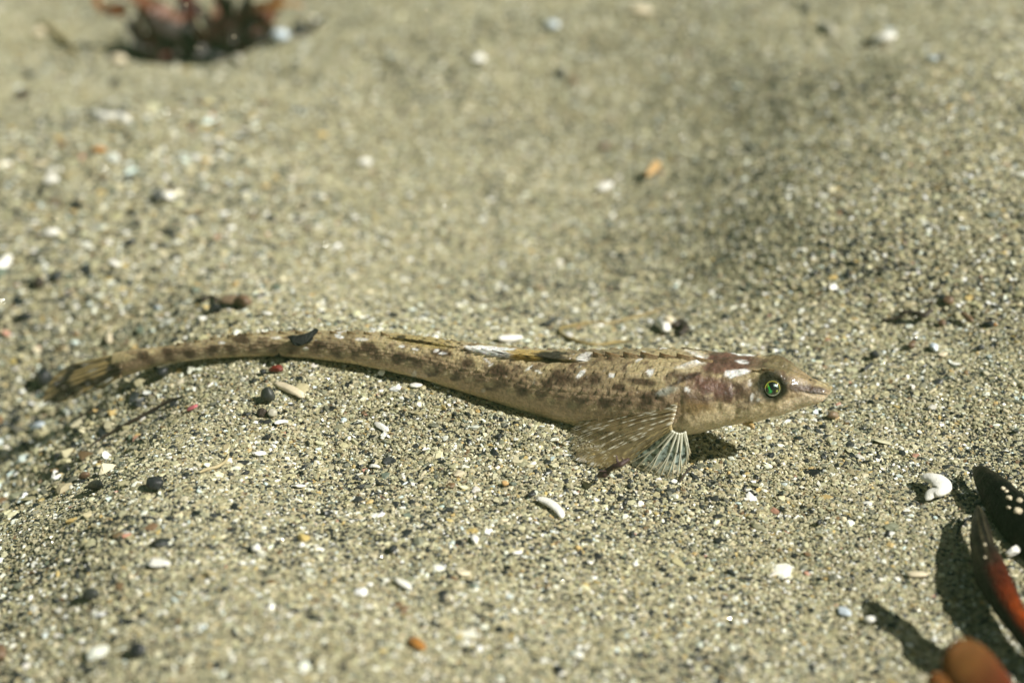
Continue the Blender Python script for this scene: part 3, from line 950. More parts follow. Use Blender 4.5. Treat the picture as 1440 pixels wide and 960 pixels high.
# dorsal fins, folded back along the ridge; each spine end makes a notch in the edge
def dorsal(px0, px1, n, hmax, col_fn, lean):
    """spines rooted from px0 (front) to px1 (rear)"""
    roots = np.linspace(px0, px1, n)
    R3 = []
    for k, r_ in enumerate(roots):
        p, nn = body_at(r_, 78)
        prof = math.sin(math.pi * (0.16 + 0.74 * (k / (n - 1)))) ** 0.7
        h = hmax * prof
        i = int(np.argmin(np.abs(st - r_)))
        tn = TAN[i] / np.linalg.norm(TAN[i])
        us = np.linspace(0, 1, 10)[:, None]
        tip = p - tn * h * 3.4 + np.array([0, 0, 1.0]) * h * 0.40 + SIDE[i] * h * 0.75 * lean
        q = p - 0.03 * nn
        R3.append(q * (1 - us) + tip * us + np.array([0, 0, 1.0]) * 0.10 * h * np.sin(np.pi * us))
    R3 = np.array(R3)
    ks = np.linspace(0, n - 1, (n - 1) * 4 + 1)
    G = []
    for kk in ks:
        i = min(int(kk), n - 2)
        f = kk - i
        us = np.linspace(0, 1 - 0.30 * f * (f < 0.99) , 10)       # the web drops behind each spine
        seg = R3[i] * (1 - f) + R3[i + 1] * f
        G.append(np.stack([np.interp(us, np.linspace(0, 1, 10), seg[:, q]) for q in range(3)], 1))
    V = np.array(G).reshape(-1, 3)
    px, py, _ = to_px(V)
    c = col_fn(V, px, py, np.tile(np.linspace(0, 1, 10), len(ks)))
    fin = mk('dorsal_fin', V, loft_faces(len(ks), 10, False), M['fin'], fish, fish_base, c)
    for k in range(n):
        V, F = tube_geo(R3[k] + SIDE[300] * 0.006 + np.array([0, 0, 0.004]), np.linspace(0.010, 0.005, 10), 6)
        px, py, _ = to_px(V)
        us = np.repeat(np.linspace(0, 1, 10), 6)
        cc = col_fn(V, px, py, us)[:, :3] * 1.1
        cc = mixc(cc, (0.04, 0.026, 0.015), sstep(0.84, 0.94, us))
        mk('fin_spine', V, F, M['fin_ray'], fin, fish_base, np.clip(cc, 0, .9))
def pm(c, px, py, n, cx, cy, rx, ry, a, col, f=1.0):
    a = math.radians(a)
    dx, dy = px - cx, py - cy
    q = np.hypot((dx * math.cos(a) + dy * math.sin(a)) / rx, (-dx * math.sin(a) + dy * math.cos(a)) / ry) + (n - 0.5) * 0.9
    return mixc(c, col, f * sstep(1.2, 0.8, q))
def first_dorsal(V, px, py, u):
    n = fbm(V * 7, 3)
    c = np.ones((len(V), 3)) * np.array((0.33, 0.25, 0.12)) * (0.6 + 0.8 * n[:, None])
    c = pm(c, px, py, n, 741, 500, 26, 7, 4, (0.52, 0.37, 0.12))
    c = pm(c, px, py, n, 772, 500, 24, 6.5, 8, (0.020, 0.016, 0.010))
    c = pm(c, px, py, n, 800, 499, 18, 3, 6, (0.06, 0.05, 0.025), 0.8)
    c = pm(c, px, py, n, 820, 501, 11, 8, 0, (0.82, 0.83, 0.82))
    c = pm(c, px, py, n, 681, 491, 36, 6.5, 14, (0.90, 0.90, 0.89))
    c = pm(c, px, py, n, 712, 499, 8, 3, 10, (0.80, 0.80, 0.78), 0.7)
    c = pm(c, px, py, n, 703, 496, 6, 1.6, 10, (0.03, 0.02, 0.015))
    c = pm(c, px, py, n, 741, 501, 5, 2, 0, (0.05, 0.03, 0.015))
    return np.concatenate([c, np.full((len(V), 1), 0.95)], 1)
def second_dorsal(V, px, py, u):
    n = fbm(V * 7, 3)
    c = np.ones((len(V), 3)) * np.array((0.40, 0.32, 0.115)) * (0.6 + 0.8 * n[:, None])
    d = vnoise(V * 5.5 + 2)
    c = mixc(c, (0.045, 0.03, 0.016), sstep(0.60, 0.70, d) * 0.9)
    c = pm(c, px, py, n, 562, 471, 12, 6, -20, (0.035, 0.026, 0.016))
    return np.concatenate([c, np.full((len(V), 1), 0.88)], 1)
dorsal(834, 668, 10, 0.125, first_dorsal, 1.0)
dorsal(648, 560, 9, 0.062, second_dorsal, 0.8)

# keeled scutes along the nape and the tail ridge: little backward-pointing hooks
def scute(px, deg, size, col):
    p, nn = body_at(px, deg)
    i = int(np.argmin(np.abs(st - px)))
    tn = TAN[i] / np.linalg.norm(TAN[i])
    sd = np.cross(tn, nn)
    V, F = [], []
    for a, hgt, wid in ((0.9, -0.02, 0.28), (0.35, 0.12, 0.42), (-0.25, 0.30, 0.34), (-0.75, 0.44, 0.12)):
        for b, hh in ((-1, -0.30), (-0.5, 0.0), (0, 1.0), (0.5, 0.0), (1, -0.30)):
            V.append(p + tn * a * size + sd * b * wid * size + nn * size * (hgt * max(hh, 0) + (0.10 if hh == 1 else 0.0) + min(hh, 0) * 0.35))
    for r_ in range(3):
        for q in range(4):
            F.append((r_ * 5 + q, r_ * 5 + q + 1, r_ * 5 + q + 6, r_ * 5 + q + 5))
    F.append((15, 16, 17)); F.append((17, 18, 19)); F.append((15, 17, 19))
    c = np.tile(col, (len(V), 1))
    c[15:] = np.array(col) * 0.25
    mk('scute', V, F, M['skin'], fish, fish_base, c, False)
for k, px in enumerate((986, 962, 938, 912, 887, 862, 845)):
    scute(px, 88, 0.15, (0.27, 0.19, 0.10))
for px in range(255, 545, 24):
    scute(px, 88, 0.085, (0.24, 0.18, 0.09))
for px in (1066, 1078):
    scute(px, 62, 0.10, (0.16, 0.12, 0.06))
# ------------------------------------------------------------------ loose things on the sand
KEEP_OFF = []
def hull_shape(V, seed, n=11, jit=0.25):
    """angular lump: the unit ball cut by random planes"""
    r = np.random.default_rng(seed)
    N = r.normal(size=(n, 3))
    N /= np.linalg.norm(N, axis=1)[:, None]
    D = r.uniform(1 - jit * 1.6, 1.0, n)
    dot = V @ N.T
    s = np.where(dot > 0.05, D / np.maximum(dot, 0.05), 9)
    return V * np.minimum(s.min(1), 1.12)[:, None]

def chip(name, label, cat, p1, p2, wpx, mat, shape='round', thick=0.55, seed=0, group=None, sink=0.25, lift=0.0, tilt=0.0, wscale=1.0):
    """a pebble or shell bit whose long axis runs from pixel p1 to pixel p2 on the sand"""
    a, da = ground(*p1)
    b, db = ground(*p2)
    c, dc = ground((p1[0] + p2[0]) / 2, (p1[1] + p2[1]) / 2)
    d = (da + db) / 2
    n = gnormal(c)
    ax = b - a
    plen = math.hypot(p2[0] - p1[0], p2[1] - p1[1]) * K * dc
    ax = ax - n * (ax @ n)
    ln = np.linalg.norm(ax)
    ax = ax / ln
    ln = min(max(plen, ln * 0.9), plen * 1.9)
    ay = np.cross(n, ax)
    wid = wpx * K * dc * 1.15 * wscale
    th = wid * thick
    lift += 0.035
    for f in (-0.3, 0, 0.3):
        KEEP_OFF.append((c[0] + ax[0] * ln * f, c[1] + ax[1] * ln * f, wid * 0.62))
    V, F = ICO2
    V = V.copy()
    if shape == 'round':
        V = 0.55 * hull_shape(V, seed + 40, 12, 0.3) + 0.45 * V
        V = V * (1 + 0.45 * (fbm(V * 1.3 + seed * 3.7, 3) - 0.5))[:, None]
    elif shape == 'angular':
        V = hull_shape(V, seed + 100)
        V = V * (1 + 0.12 * (fbm(V * 4 + seed, 2) - 0.5))[:, None]
    elif shape in ('shard', 'bent'):
        V = np.sign(V) * np.abs(V) ** np.array([0.75, 0.75, 1.0])
        V = V * (1 + 0.75 * (fbm(V * 2.3 + seed * 5.1, 4) - 0.5))[:, None]
        r = np.random.default_rng(seed)
        V[:, 1] *= 1 - r.uniform(-0.25, 0.35) * V[:, 0]
        V[:, 1] += r.uniform(-0.35, 0.35) * (V[:, 0] ** 2 - 0.4)
        V[:, 2] += (0.9 if shape == 'bent' else 0.4) * (0.4 - V[:, 0] ** 2) * 0.6 - 0.25 * V[:, 1] ** 2
    elif shape == 'dish':
        V = V * (1 + 0.22 * (fbm(V * 2.0 + seed * 5.1, 3) - 0.5))[:, None]
        V[:, 2] = V[:, 2] * 0.35 + 0.9 * (1 - V[:, 0] ** 2 - V[:, 1] ** 2).clip(-0.3, 1)
    P = V * np.array([ln / 2, wid / 2, th / 2])
    W = c + P[:, :1] * ax + P[:, 1:2] * ay + P[:, 2:] * n + n * (th / 2 * (1 - 2 * sink) + lift)
    o = mk(name, W, F, M[mat], None, c, None, shape != 'angular')
    tag(o, label, cat, group)
    return o

def strand(name, label, cat, pts, rpx, mat, n=24, ns=8, flat=1.0, lift=0.0, rough=0.2, seed=0, taper=True, depths=None):
    """thread, twig or scrap lying along pixel points; a point may carry its own lift above the sand"""
    P, D = [], []
    for q in pts:
        g_, d_ = ground(q[0], q[1])
        up = (q[2] if len(q) > 2 else lift) + 0.03
        dd = d_ - up / max(0.2, -ray(q[0], q[1])[2])      # back along the sight line until it is UP above the sand
        P.append(at(q[0], q[1], dd))
        D.append(dd)
    P = smooth_path(P, n)
    rp = np.interp(np.linspace(0, 1, n), np.linspace(0, 1, len(rpx)), rpx) if np.ndim(rpx) else np.full(n, float(rpx))
    R = rp * K * np.mean(D)
    if np.max(rp) > 4:
        for q_, r_ in zip(P[::3], R[::3]):
            KEEP_OFF.append((q_[0], q_[1], r_))
    if taper:
        R = R * np.sqrt(np.clip(1 - np.linspace(-1, 1, n) ** 8, 0.03, 1))
    V, F = tube_geo(P, R, ns, flat, (0, 0, 1), rough, seed, 4.0)
    base, _ = ground(pts[0][0], pts[0][1])
    o = mk(name, V, F, M[mat], None, base)
    tag(o, label, cat)
    return o

def tuft(name, label, cat, pts, rpx, mat, seed, n_br=9, spread=9):
    """ragged scrap of weed: a stem with short crooked branchlets, all one mesh"""
    r = np.random.default_rng(seed)
    P = []
    for q in pts:
        g_, d_ = ground(q[0], q[1])
        P.append(at(q[0], q[1], d_ - (q[2] + 0.03) / 0.5))
    P = smooth_path(P, 26)
    sc = K * 21.5
    V, F = tube_geo(P, np.interp(np.linspace(0, 1, 26), np.linspace(0, 1, len(rpx)), rpx) * sc, 9, 0.8, (0, 0, 1), 0.7, seed, 7.0)
    AV, AF, off = [V], list(F), len(V)
    for k in range(n_br):
        i = r.integers(2, 24)
        dr = r.normal(size=3)
        dr /= np.linalg.norm(dr)
        d2 = dr + r.normal(0, .6, 3)
        Q = smooth_path([P[i], P[i] + dr * spread * sc * 0.5, P[i] + d2 * spread * sc * r.uniform(.6, 1.1)], 9)
        V, F = tube_geo(Q, np.linspace(3.2, 0.9, 9) * sc * r.uniform(.6, 1.1), 7, 0.7, (0, 0, 1), 0.6, seed + k, 8.0)
        AV.append(V)
        AF += [tuple(v + off for v in f) for f in F]
        off += len(V)
    base, _ = ground(pts[0][0], pts[0][1])
    tag(mk(name, np.concatenate(AV), AF, M[mat], None, base), label, cat)

# pale shell and stone
SH = 'shell_fragment'
strand(SH, 'thick white hook-shaped shell piece lying left of the dark mussels', 'shell', [(1294, 671, .1), (1303, 671, .12), (1315, 674, .14), (1325, 681, .14), (1322, 690, .12), (1311, 694, .1), (1302, 703, .06)], [6, 10, 12.5, 14, 12.5, 9, 5], 'white_shell', 34, 18, 0.55, rough=0.5, seed=3)
chip(SH, 'long cream splinter with a tan end below the red scrap', 'shell', (387, 541), (432, 563), 12, 'cream_shell', 'shard', 0.4, 2, sink=.05)
strand(SH, 'chalky white bent shell strip midway below the fish belly', 'shell', [(755, 700, .04), (767, 704, .05), (779, 711, .06), (788, 721, .05), (791, 728, .03)], [5, 7, 7, 6, 4], 'white_shell', 20, 10, 0.5, rough=0.3, seed=6)
chip(SH, 'smooth white oval shell bit alone in the lower middle sand', 'shell', (553, 818), (579, 834), 13, 'white_shell', 'round', 0.5, 4, sink=.1)
strand(SH, 'blurred white bone-like rod on the sand below the red weed', 'shell', [(124, 158, .05), (137, 162, .06), (155, 164, .06), (170, 165, .06), (181, 171, .05)], [5, 6, 5.5, 7, 7], 'white_shell', 20, 10, 0.9, rough=0.1, seed=2)
chip(SH, 'white domed shell peeping out behind the fish back', 'shell', (696, 484), (740, 482), 16, 'white_shell', 'round', 0.6, 9, sink=.1)
chip('pebble', 'round cream pebble touching the underside of the fish tail stem', 'pebble', (563, 530), (579, 529), 14, 'cream_shell', 'round', 0.9, 3, sink=.05)
chip(SH, 'pinkish white crumb just left of the round cream pebble', 'shell', (532, 528), (543, 529), 9, 'white_shell', 'angular', 0.7, 12)
chip(SH, 'flat white flake below right of the round cream pebble', 'shell', (577, 545), (594, 545), 8, 'white_shell', 'shard', 0.4, 13)
chip('pebble', 'bright white pebble with a dark stone on its left side', 'pebble', (225, 282), (247, 283), 14, 'white_shell', 'round', 0.8, 14, sink=.05)
chip(SH, 'tilted white shell bit cut by the photo edge above the tail fin', 'shell', (-4, 384), (17, 361), 15, 'white_shell', 'shard', 0.6, 15)
chip(SH, 'gleaming white shell bit on the slope under the tail fin tip', 'shell', (46, 607), (68, 601), 14, 'blue_shell', 'round', 0.6, 16, sink=.05)
chip(SH, 'upright white shell in the debris heap behind the fish shoulders', 'shell', (925, 453), (941, 478), 15, 'white_shell', 'shard', 0.7, 17, sink=.0)
chip('pebble', 'small cream pebble in the debris heap behind the fish shoulders', 'pebble', (931, 465), (948, 466), 12, 'cream_shell', 'round', 0.9, 18, sink=.0, lift=.06)
chip(SH, 'blurred white crumb in the hollow far above the fish', 'shell', (840, 273), (866, 267), 15, 'white_shell', 'round', 0.7, 19, sink=.05)
chip(SH, 'largest white shell lump on the far sandy crest', 'shell', (1226, 66), (1264, 59), 18, 'white_shell', 'round', 0.8, 20, sink=.05)
chip(SH, 'pale slanting shell strip left of the white lump on the crest', 'shell', (1150, 33), (1178, 59), 15, 'grey_shell', 'shard', 0.6, 21, sink=.05)
chip(SH, 'pale blue shell crumb beside a black stone on the crest', 'shell', (1303, 90), (1320, 88), 11, 'blue_shell', 'round', 0.7, 22, sink=.05)
chip(SH, 'lone white dot in the hollow left of centre', 'shell', (504, 236), (523, 235), 13, 'white_shell', 'round', 0.8, 23, sink=.05)
chip(SH, 'soft white dot near the top middle of the hollow', 'shell', (664, 92), (683, 86), 14, 'white_shell', 'round', 0.8, 24, sink=.05)
chip(SH, 'bluish pale bit on the far sand at the upper edge', 'shell', (766, 42), (786, 40), 13, 'blue_shell', 'round', 0.8, 25, sink=.05)
chip(SH, 'cream flake far off at the top, above the dark stone pair', 'shell', (886, 21), (916, 20), 14, 'cream_shell', 'shard', 0.6, 26, sink=.05)
chip('pebble', 'peach coloured slanting pebble above the fish head in the hollow', 'pebble', (909, 257), (932, 234), 16, 'orange_shell', 'round', 0.7, 27, sink=.05)
chip(SH, 'ragged blurred white shell patch in the lower left sand', 'shell', (205, 797), (243, 798), 17, 'white_shell', 'angular', 0.5, 28, sink=.15)
chip('pebble', 'glassy bright bead in the lower left, larger of two', 'pebble', (353, 779), (367, 778), 11, 'white_shell', 'round', 0.9, 29, sink=.05)
chip('pebble', 'glassy bright bead in the lower left, smaller of two', 'pebble', (419, 774), (429, 773), 8, 'white_shell', 'round', 0.9, 30, sink=.05)
chip(SH, 'white flake under the round cream-grey pebble and brown stone', 'shell', (386, 598), (406, 595), 7, 'white_shell', 'shard', 0.4, 31)
chip('pebble', 'round grey cream pebble right of the dark maroon stone', 'pebble', (376, 587), (391, 587), 14, 'grey_shell', 'round', 0.8, 32, sink=.1)
chip(SH, 'broken white chip on the sand below the middle of the fish', 'shell', (528, 597), (548, 609), 8, 'white_shell', 'shard', 0.4, 33)
chip(SH, 'white chip near the pale thread at left', 'shell', (354, 643), (374, 640), 9, 'white_shell', 'shard', 0.5, 34)
chip(SH, 'white flake at the end of a small dark grain line', 'shell', (413, 688), (430, 687), 9, 'white_shell', 'round', 0.5, 35)
chip(SH, 'white chip beside the shadow of the amber weed', 'shell', (1213, 877), (1234, 874), 14, 'white_shell', 'round', 0.6, 36)
chip(SH, 'bluish flat flake left of the amber weed shadow', 'shell', (1175, 859), (1198, 868), 12, 'blue_shell', 'angular', 0.4, 37)
chip(SH, 'buff sliver of shell between amber weed shadow and slim mussel', 'shell', (1276, 812), (1303, 811), 9, 'cream_shell', 'shard', 0.5, 38)
chip(SH, 'white chunk caught between the two dark mussels', 'shell', (1416, 789), (1434, 778), 16, 'white_shell', 'angular', 0.7, 39, sink=.0)
chip(SH, 'triangular white chip left below the bent shell strip', 'shell', (668, 755), (668, 769), 9, 'white_shell', 'angular', 0.5, 40)
chip(SH, 'white crumb below the bent shell strip', 'shell', (720, 783), (736, 780), 8, 'white_shell', 'round', 0.6, 41)
chip(SH, 'pale flake on the coarse grit near a slim dark stone', 'shell', (62, 352 - 20), (86, 328), 12, 'white_shell', 'round', 0.6, 42)
chip(SH, 'cream shell crumb on the left far sand, higher of a pair', 'shell', (40, 233), (66, 235), 11, 'cream_shell', 'round', 0.6, 43)
chip(SH, 'white crumb on the left far sand, lower of a pair', 'shell', (63, 259), (84, 256), 13, 'white_shell', 'round', 0.7, 44)
chip(SH, 'small white chip left of the black stone above the tail stem', 'shell', (153, 370), (166, 378), 10, 'white_shell', 'round', 0.7, 45)
chip(SH, 'tiny bright bluish chip left of the brown flat pebble', 'shell', (219, 436), (229, 438), 8, 'blue_shell', 'round', 0.7, 46)
chip(SH, 'white crumb right of the brown flat pebble', 'shell', (366, 444), (384, 446), 8, 'white_shell', 'round', 0.6, 47)
chip(SH, 'short white column of shell on the grit above the tail fin', 'shell', (157, 470), (156, 485), 8, 'cream_shell', 'shard', 0.8, 48)
chip(SH, 'white curved sliver at the outer edge of the pectoral fin', 'shell', (809, 649), (824, 651), 7, 'white_shell', 'bent', 0.4, 49)
chip('pebble', 'honey coloured round grain among white crumbs below the fish belly', 'pebble', (705, 684), (716, 684), 9, 'orange_shell', 'round', 0.8, 50)
chip(SH, 'thin white crescent beside a black stone left of centre', 'shell', (520, 657), (535, 660), 6, 'white_shell', 'bent', 0.5, 51)
chip(SH, 'white flake in the smooth sand right of the bent shell strip', 'shell', (824, 794), (834, 796), 7, 'white_shell', 'round', 0.6, 52)
chip(SH, 'white crumb on the right bank behind the fish snout', 'shell', (1310, 488), (1318, 498), 10, 'blue_shell', 'angular', 0.7, 53)
chip(SH, 'pale flat chip on the right bank above the grey sliver', 'shell', (1318, 504), (1332, 501), 8, 'cream_shell', 'round', 0.6, 54)
chip(SH, 'blurred pale stone at the left foot of the red weed', 'shell', (154, 90), (177, 92), 15, 'cream_shell', 'round', 0.8, 55, sink=.05)
chip(SH, 'blurred white bit on far left sand below a dark streak', 'shell', (46, 56), (63, 52), 16, 'cream_shell', 'round', 0.8, 56, sink=.05)

# dark stones and coloured scraps
chip('pebble', 'round slate pebble with a maroon stone under it', 'pebble', (367, 570), (386, 560), 21, 'grey_stone', 'round', 0.9, 61, sink=.05)
chip('pebble', 'dark maroon stone under the round slate pebble', 'pebble', (362, 588), (376, 584), 13, 'dark_weed', 'angular', 0.8, 62)
chip('pebble', 'black pointed stone touching the fish tail stem from below', 'pebble', (386, 503), (405, 504), 13, 'black_stone', 'angular', 0.9, 63, sink=.05)
chip('pebble', 'little black bead left of the red scrap', 'pebble', (368, 527), (376, 527), 8, 'black_stone', 'round', 0.9, 64)
chip('pebble', 'black oval pebble standing alone below the thin tail stem', 'pebble', (226, 531), (241, 530), 16, 'black_stone', 'round', 0.9, 65, sink=.05)
chip('pebble', 'black blocky stone behind the tip of the tail fin', 'pebble', (57, 542), (79, 532), 24, 'black_stone', 'angular', 0.9, 66, sink=.0)
chip('weed_scrap', 'rust red square scrap of weed near the cream splinter', 'weed scrap', (380, 525), (401, 524), 11, 'red_scrap', 'angular', 0.7, 67, sink=.05)
chip(SH, 'pink shell splinter on the left slope above a dark strand', 'shell', (264, 580), (281, 574), 8, 'pink_scrap', 'shard', 0.5, 68)
chip('pebble', 'flat brown pebble with a darker end behind the tail stem', 'pebble', (307, 430), (346, 432), 22, 'tan_stone', 'round', 0.6, 69, sink=.05)
chip('pebble', 'dark brown stone leaning on the flat brown pebble', 'pebble', (339, 432), (352, 437), 18, 'brown_stone', 'round', 0.9, 70, sink=.0)
chip('pebble', 'black stone at the left end of the flat brown pebble', 'pebble', (298, 438), (312, 441), 15, 'black_stone', 'angular', 0.8, 71)
tuft('weed_scrap', 'dark crumbled weed left of the flat brown pebble', 'weed scrap', [(277, 419, .05), (286, 421, .07), (296, 416, .07), (303, 420, .06), (301, 430, .05)], [3, 5, 4, 4, 3], 'dark_weed', 5)
chip('pebble', 'glossy black pebble on the left hump', 'pebble', (206, 690), (232, 690), 19, 'black_stone', 'round', 0.8, 72, sink=.05)
chip('pebble', 'dark brown pebble on the rim of the left hump', 'pebble', (113, 676), (131, 671), 12, 'brown_stone', 'round', 0.8, 73)
chip('pebble', 'blackish broad pebble behind the rim of the left hump', 'pebble', (124, 689), (154, 686), 15, 'black_stone', 'angular', 0.7, 74)
chip('weed_scrap', 'orange brown scrap on the sand at the bottom middle', 'weed scrap', (572, 901), (598, 918), 17, 'amber_stone', 'angular', 0.5, 75)
chip('pebble', 'black stone left of the bent white shell strip', 'pebble', (741, 701), (754, 698), 9, 'black_stone', 'angular', 0.8, 76)
chip('pebble', 'dark lens-shaped sliver behind the fish dorsal fin', 'pebble', (764, 464), (785, 455), 8, 'grey_stone', 'round', 0.7, 77, lift=.03)
chip('pebble', 'dark stone on the far crest left of the pale strip', 'pebble', (1124, 17), (1141, 16), 11, 'black_stone', 'round', 0.8, 78)
chip('pebble', 'blurred black stone in the far hollow, darker of a pair', 'pebble', (781, 109), (795, 106), 13, 'black_stone', 'round', 0.8, 79)
chip('pebble', 'blurred brown stone in the far hollow, paler of a pair', 'pebble', (799, 119), (811, 118), 12, 'brown_stone', 'round', 0.8, 80)
chip('pebble', 'dark brown stone against the white lump on the far crest', 'pebble', (1214, 64), (1232, 68), 12, 'dark_weed', 'round', 0.8, 81)
chip('pebble', 'black stone beside the pale blue crumb on the crest', 'pebble', (1316, 86), (1329, 84), 8, 'black_stone', 'round', 0.8, 82)
chip('pebble', 'brown lump in the far hollow below the stone pair', 'pebble', (840, 212), (860, 208), 11, 'brown_stone', 'round', 0.7, 83)
chip('pebble', 'square black stone on the right bank behind the fish snout', 'pebble', (1224, 506), (1238, 504), 11, 'black_stone', 'angular', 0.9, 84, sink=.1)
strand('twig', 'short dark twig beneath the square black stone', 'twig', [(1214, 520), (1221, 515), (1228, 510)], [2.2, 2.8, 2.2], 'black_stone', 12, 6, 1, 0.03)
tuft('weed_scrap', 'long dark strip of rotting weed on the right bank', 'weed scrap', [(1240, 450, .02), (1260, 447, .05), (1272, 440, .08), (1286, 440, .08), (1299, 443, .07), (1310, 435, .08)], [2.5, 4, 6, 5, 6, 4], 'dark_weed', 8, 12, 8)
chip('pebble', 'dark stone at the upper right end of the rotting weed', 'pebble', (1328, 424), (1341, 429), 13, 'brown_stone', 'angular', 0.8, 86)
strand('twig', 'stubby reddish brown stick on the right bank', 'twig', [(1351, 439), (1359, 445), (1368, 452)], [3.5, 4.2, 3.5], 'brown_stone', 12, 8, 1, 0.06)
chip('pebble', 'dark stone with an amber end near the right edge', 'pebble', (1381, 459), (1402, 461), 8, 'black_stone', 'round', 0.8, 87)
chip('pebble', 'amber chip joined to the dark stone near the right edge', 'pebble', (1393, 461), (1404, 460), 6, 'amber_stone', 'round', 0.8, 88)
chip('pebble', 'reddish brown pebble on the bank right of the rotting weed', 'pebble', (1319, 459), (1331, 458), 11, 'brown_stone', 'round', 0.8, 89)
chip('pebble', 'smooth reddish pebble on the sand right below the fish snout', 'pebble', (1163, 591), (1179, 590), 11, 'tan_stone', 'round', 0.85, 90, sink=.1)
chip('pebble', 'brown leaning grain cluster stone on the right bank', 'pebble', (1279, 494), (1287, 484), 10, 'brown_stone', 'angular', 0.8, 91)
chip('pebble', 'black stone on the right bank near the grey sliver', 'pebble', (1373, 494), (1385, 493), 8, 'black_stone', 'round', 0.8, 92)
chip('pebble', 'slim black stone in the grit, highest of the left trio', 'pebble', (102, 288), (119, 296), 9, 'black_stone', 'angular', 0.8, 93)
chip('pebble', 'slim black stone with a white chip above it in the grit', 'pebble', (172, 348), (195, 343), 10, 'black_stone', 'round', 0.8, 94)
chip('pebble', 'thin dark stone right of the slim black one in the grit', 'pebble', (222, 348), (239, 349), 8, 'grey_stone', 'round', 0.8, 95)
chip('pebble', 'dark stone leaning on the left of the bright white pebble', 'pebble', (217, 283), (226, 290), 17, 'grey_stone', 'round', 0.9, 96, sink=.05)
chip('pebble', 'rounded dark stone in the left grit, upper of two', 'pebble', (72, 396), (90, 390), 15, 'black_stone', 'round', 0.8, 97)
chip('pebble', 'brownish stone in the left grit, lower of two', 'pebble', (47, 403), (67, 401), 16, 'dark_weed', 'round', 0.8, 98)
chip('pebble', 'olive brown amber pebble on the far left sand', 'pebble', (127, 214), (150, 216), 12, 'amber_stone', 'round', 0.7, 99)
chip('pebble', 'blurred dark lump at the left photo edge far back', 'pebble', (20, 144), (43, 136), 18, 'dark_weed', 'round', 0.8, 101)
chip('pebble', 'blurred dark stone above the lump at the left photo edge', 'pebble', (34, 108), (47, 109), 13, 'grey_stone', 'round', 0.8, 102)
chip('pebble', 'blurred black stone between red weed and white rod', 'pebble', (154, 122), (169, 120), 13, 'black_stone', 'round', 0.8, 103)
chip('pebble', 'soft dark pebble low on the left hump', 'pebble', (120, 842), (144, 840), 20, 'grey_stone', 'round', 0.8, 104)
chip('pebble', 'large blurred black pebble in the bottom left sand', 'pebble', (180, 921), (210, 919), 22, 'black_stone', 'round', 0.8, 105)
chip('pebble', 'blurred brown stone at the bottom left photo edge', 'pebble', (-6, 926), (14, 925), 24, 'brown_stone', 'round', 0.8, 106)
chip('pebble', 'black stone in the long grit left of the tail fin', 'pebble', (23, 450), (52, 449), 12, 'black_stone', 'round', 0.8, 107)
chip('pebble', 'black bead below the dark sliver right of centre', 'pebble', (546, 777), (560, 776), 12, 'black_stone', 'angular', 0.7, 108)
chip('pebble', 'black bead beside the white crescent left of centre', 'pebble', (521, 653), (530, 652), 7, 'black_stone', 'round', 0.8, 109)
chip('pebble', 'black splinter standing on the sand between shadow and mussels', 'pebble', (1149, 742), (1155, 735), 6, 'black_stone', 'shard', 0.9, 110)
strand('twig', 'dark half-buried strand running down the left slope', 'twig', [(120, 632), (150, 611, .02), (185, 592, .03), (215, 576, .03), (240, 563, .03), (264, 556, .0)], [1.0, 1.6, 2.1, 2.2, 2, 1.2], 'dark_weed', 40, 7, 1, 0.02, 0.4)
strand('thread', 'olive thread looping on the sand behind the fish', 'thread', [(890, 481), (875, 479.6), (847, 484), (825, 483), (801, 476), (788, 468), (790, 461), (806, 457.5), (832, 454), (861, 453), (886, 447), (913, 440), (942, 429)], 2.6, 'olive_strand', 80, 7, 1, 0.05, 0.15)
strand('thread', 'pale crooked thread on the sand at lower left', 'thread', [(280, 664), (292, 659), (305, 656), (317, 648), (322, 637)], [2, 2.6, 2.6, 2.4, 1.6], 'pale_strand', 30, 7, 1, 0.03, 0.2)
strand('twig', 'tiny dark stick at the foot of the pelvic fin', 'twig', [(955, 679), (962, 668), (972, 655, .12)], [1.4, 1.8, 1.6], 'dark_weed', 14, 6, 1, 0.03)
tuft('weed_scrap', 'dark purple tuft of weed before the pectoral fin', 'weed scrap', [(842, 668, .12), (851, 665, .2), (860, 657, .3), (872, 652, .38), (884, 645, .42)], [5, 8, 5, 5.5, 3], 'purple_weed', 11)
tuft('weed_scrap', 'dark weedy crumbs behind the white shell in the debris heap', 'weed scrap', [(938, 453, .05), (948, 457, .1), (958, 453, .1), (964, 460, .1), (955, 470, .05)], [4, 7, 6, 6, 4], 'dark_weed', 15, 12, 10)

# black flake lying on the tail of the fish
ol = smooth_path([(404, 473), (411, 471), (419, 471), (428, 469), (436, 466), (443, 461.5), (448, 464), (445, 469), (441, 473), (439, 479), (430, 483), (421, 486.5), (413, 485), (408, 478), (404, 473)], 43)[:-1]
fd = fdepth(425)
lev = []
for s_, dz in ((0.90, -0.315), (1.0, -0.30), (1.0, -0.26), (0.86, -0.235)):
    q = np.array([425.5, 475]) + (ol - np.array([425.5, 475])) * s_
    dd_ = fd + dz + 0.08 * ((475 - q[:, 1]) / 12) * 1.0 + 0.02 * np.sin(np.arange(42) * 1.7)
    lev.append(at(q[:, 0], q[:, 1], dd_))
W = np.concatenate(lev)
fc = at(425, 475, fd - 0.26)
V = loft_faces(4, 42, True, True, True)
tag(mk('rock_flake', W, [tuple(reversed(f)) for f in V], M['dark_flake'], None, fc, None, False), 'black angular flake lying across the thin tail of the fish', 'stone')

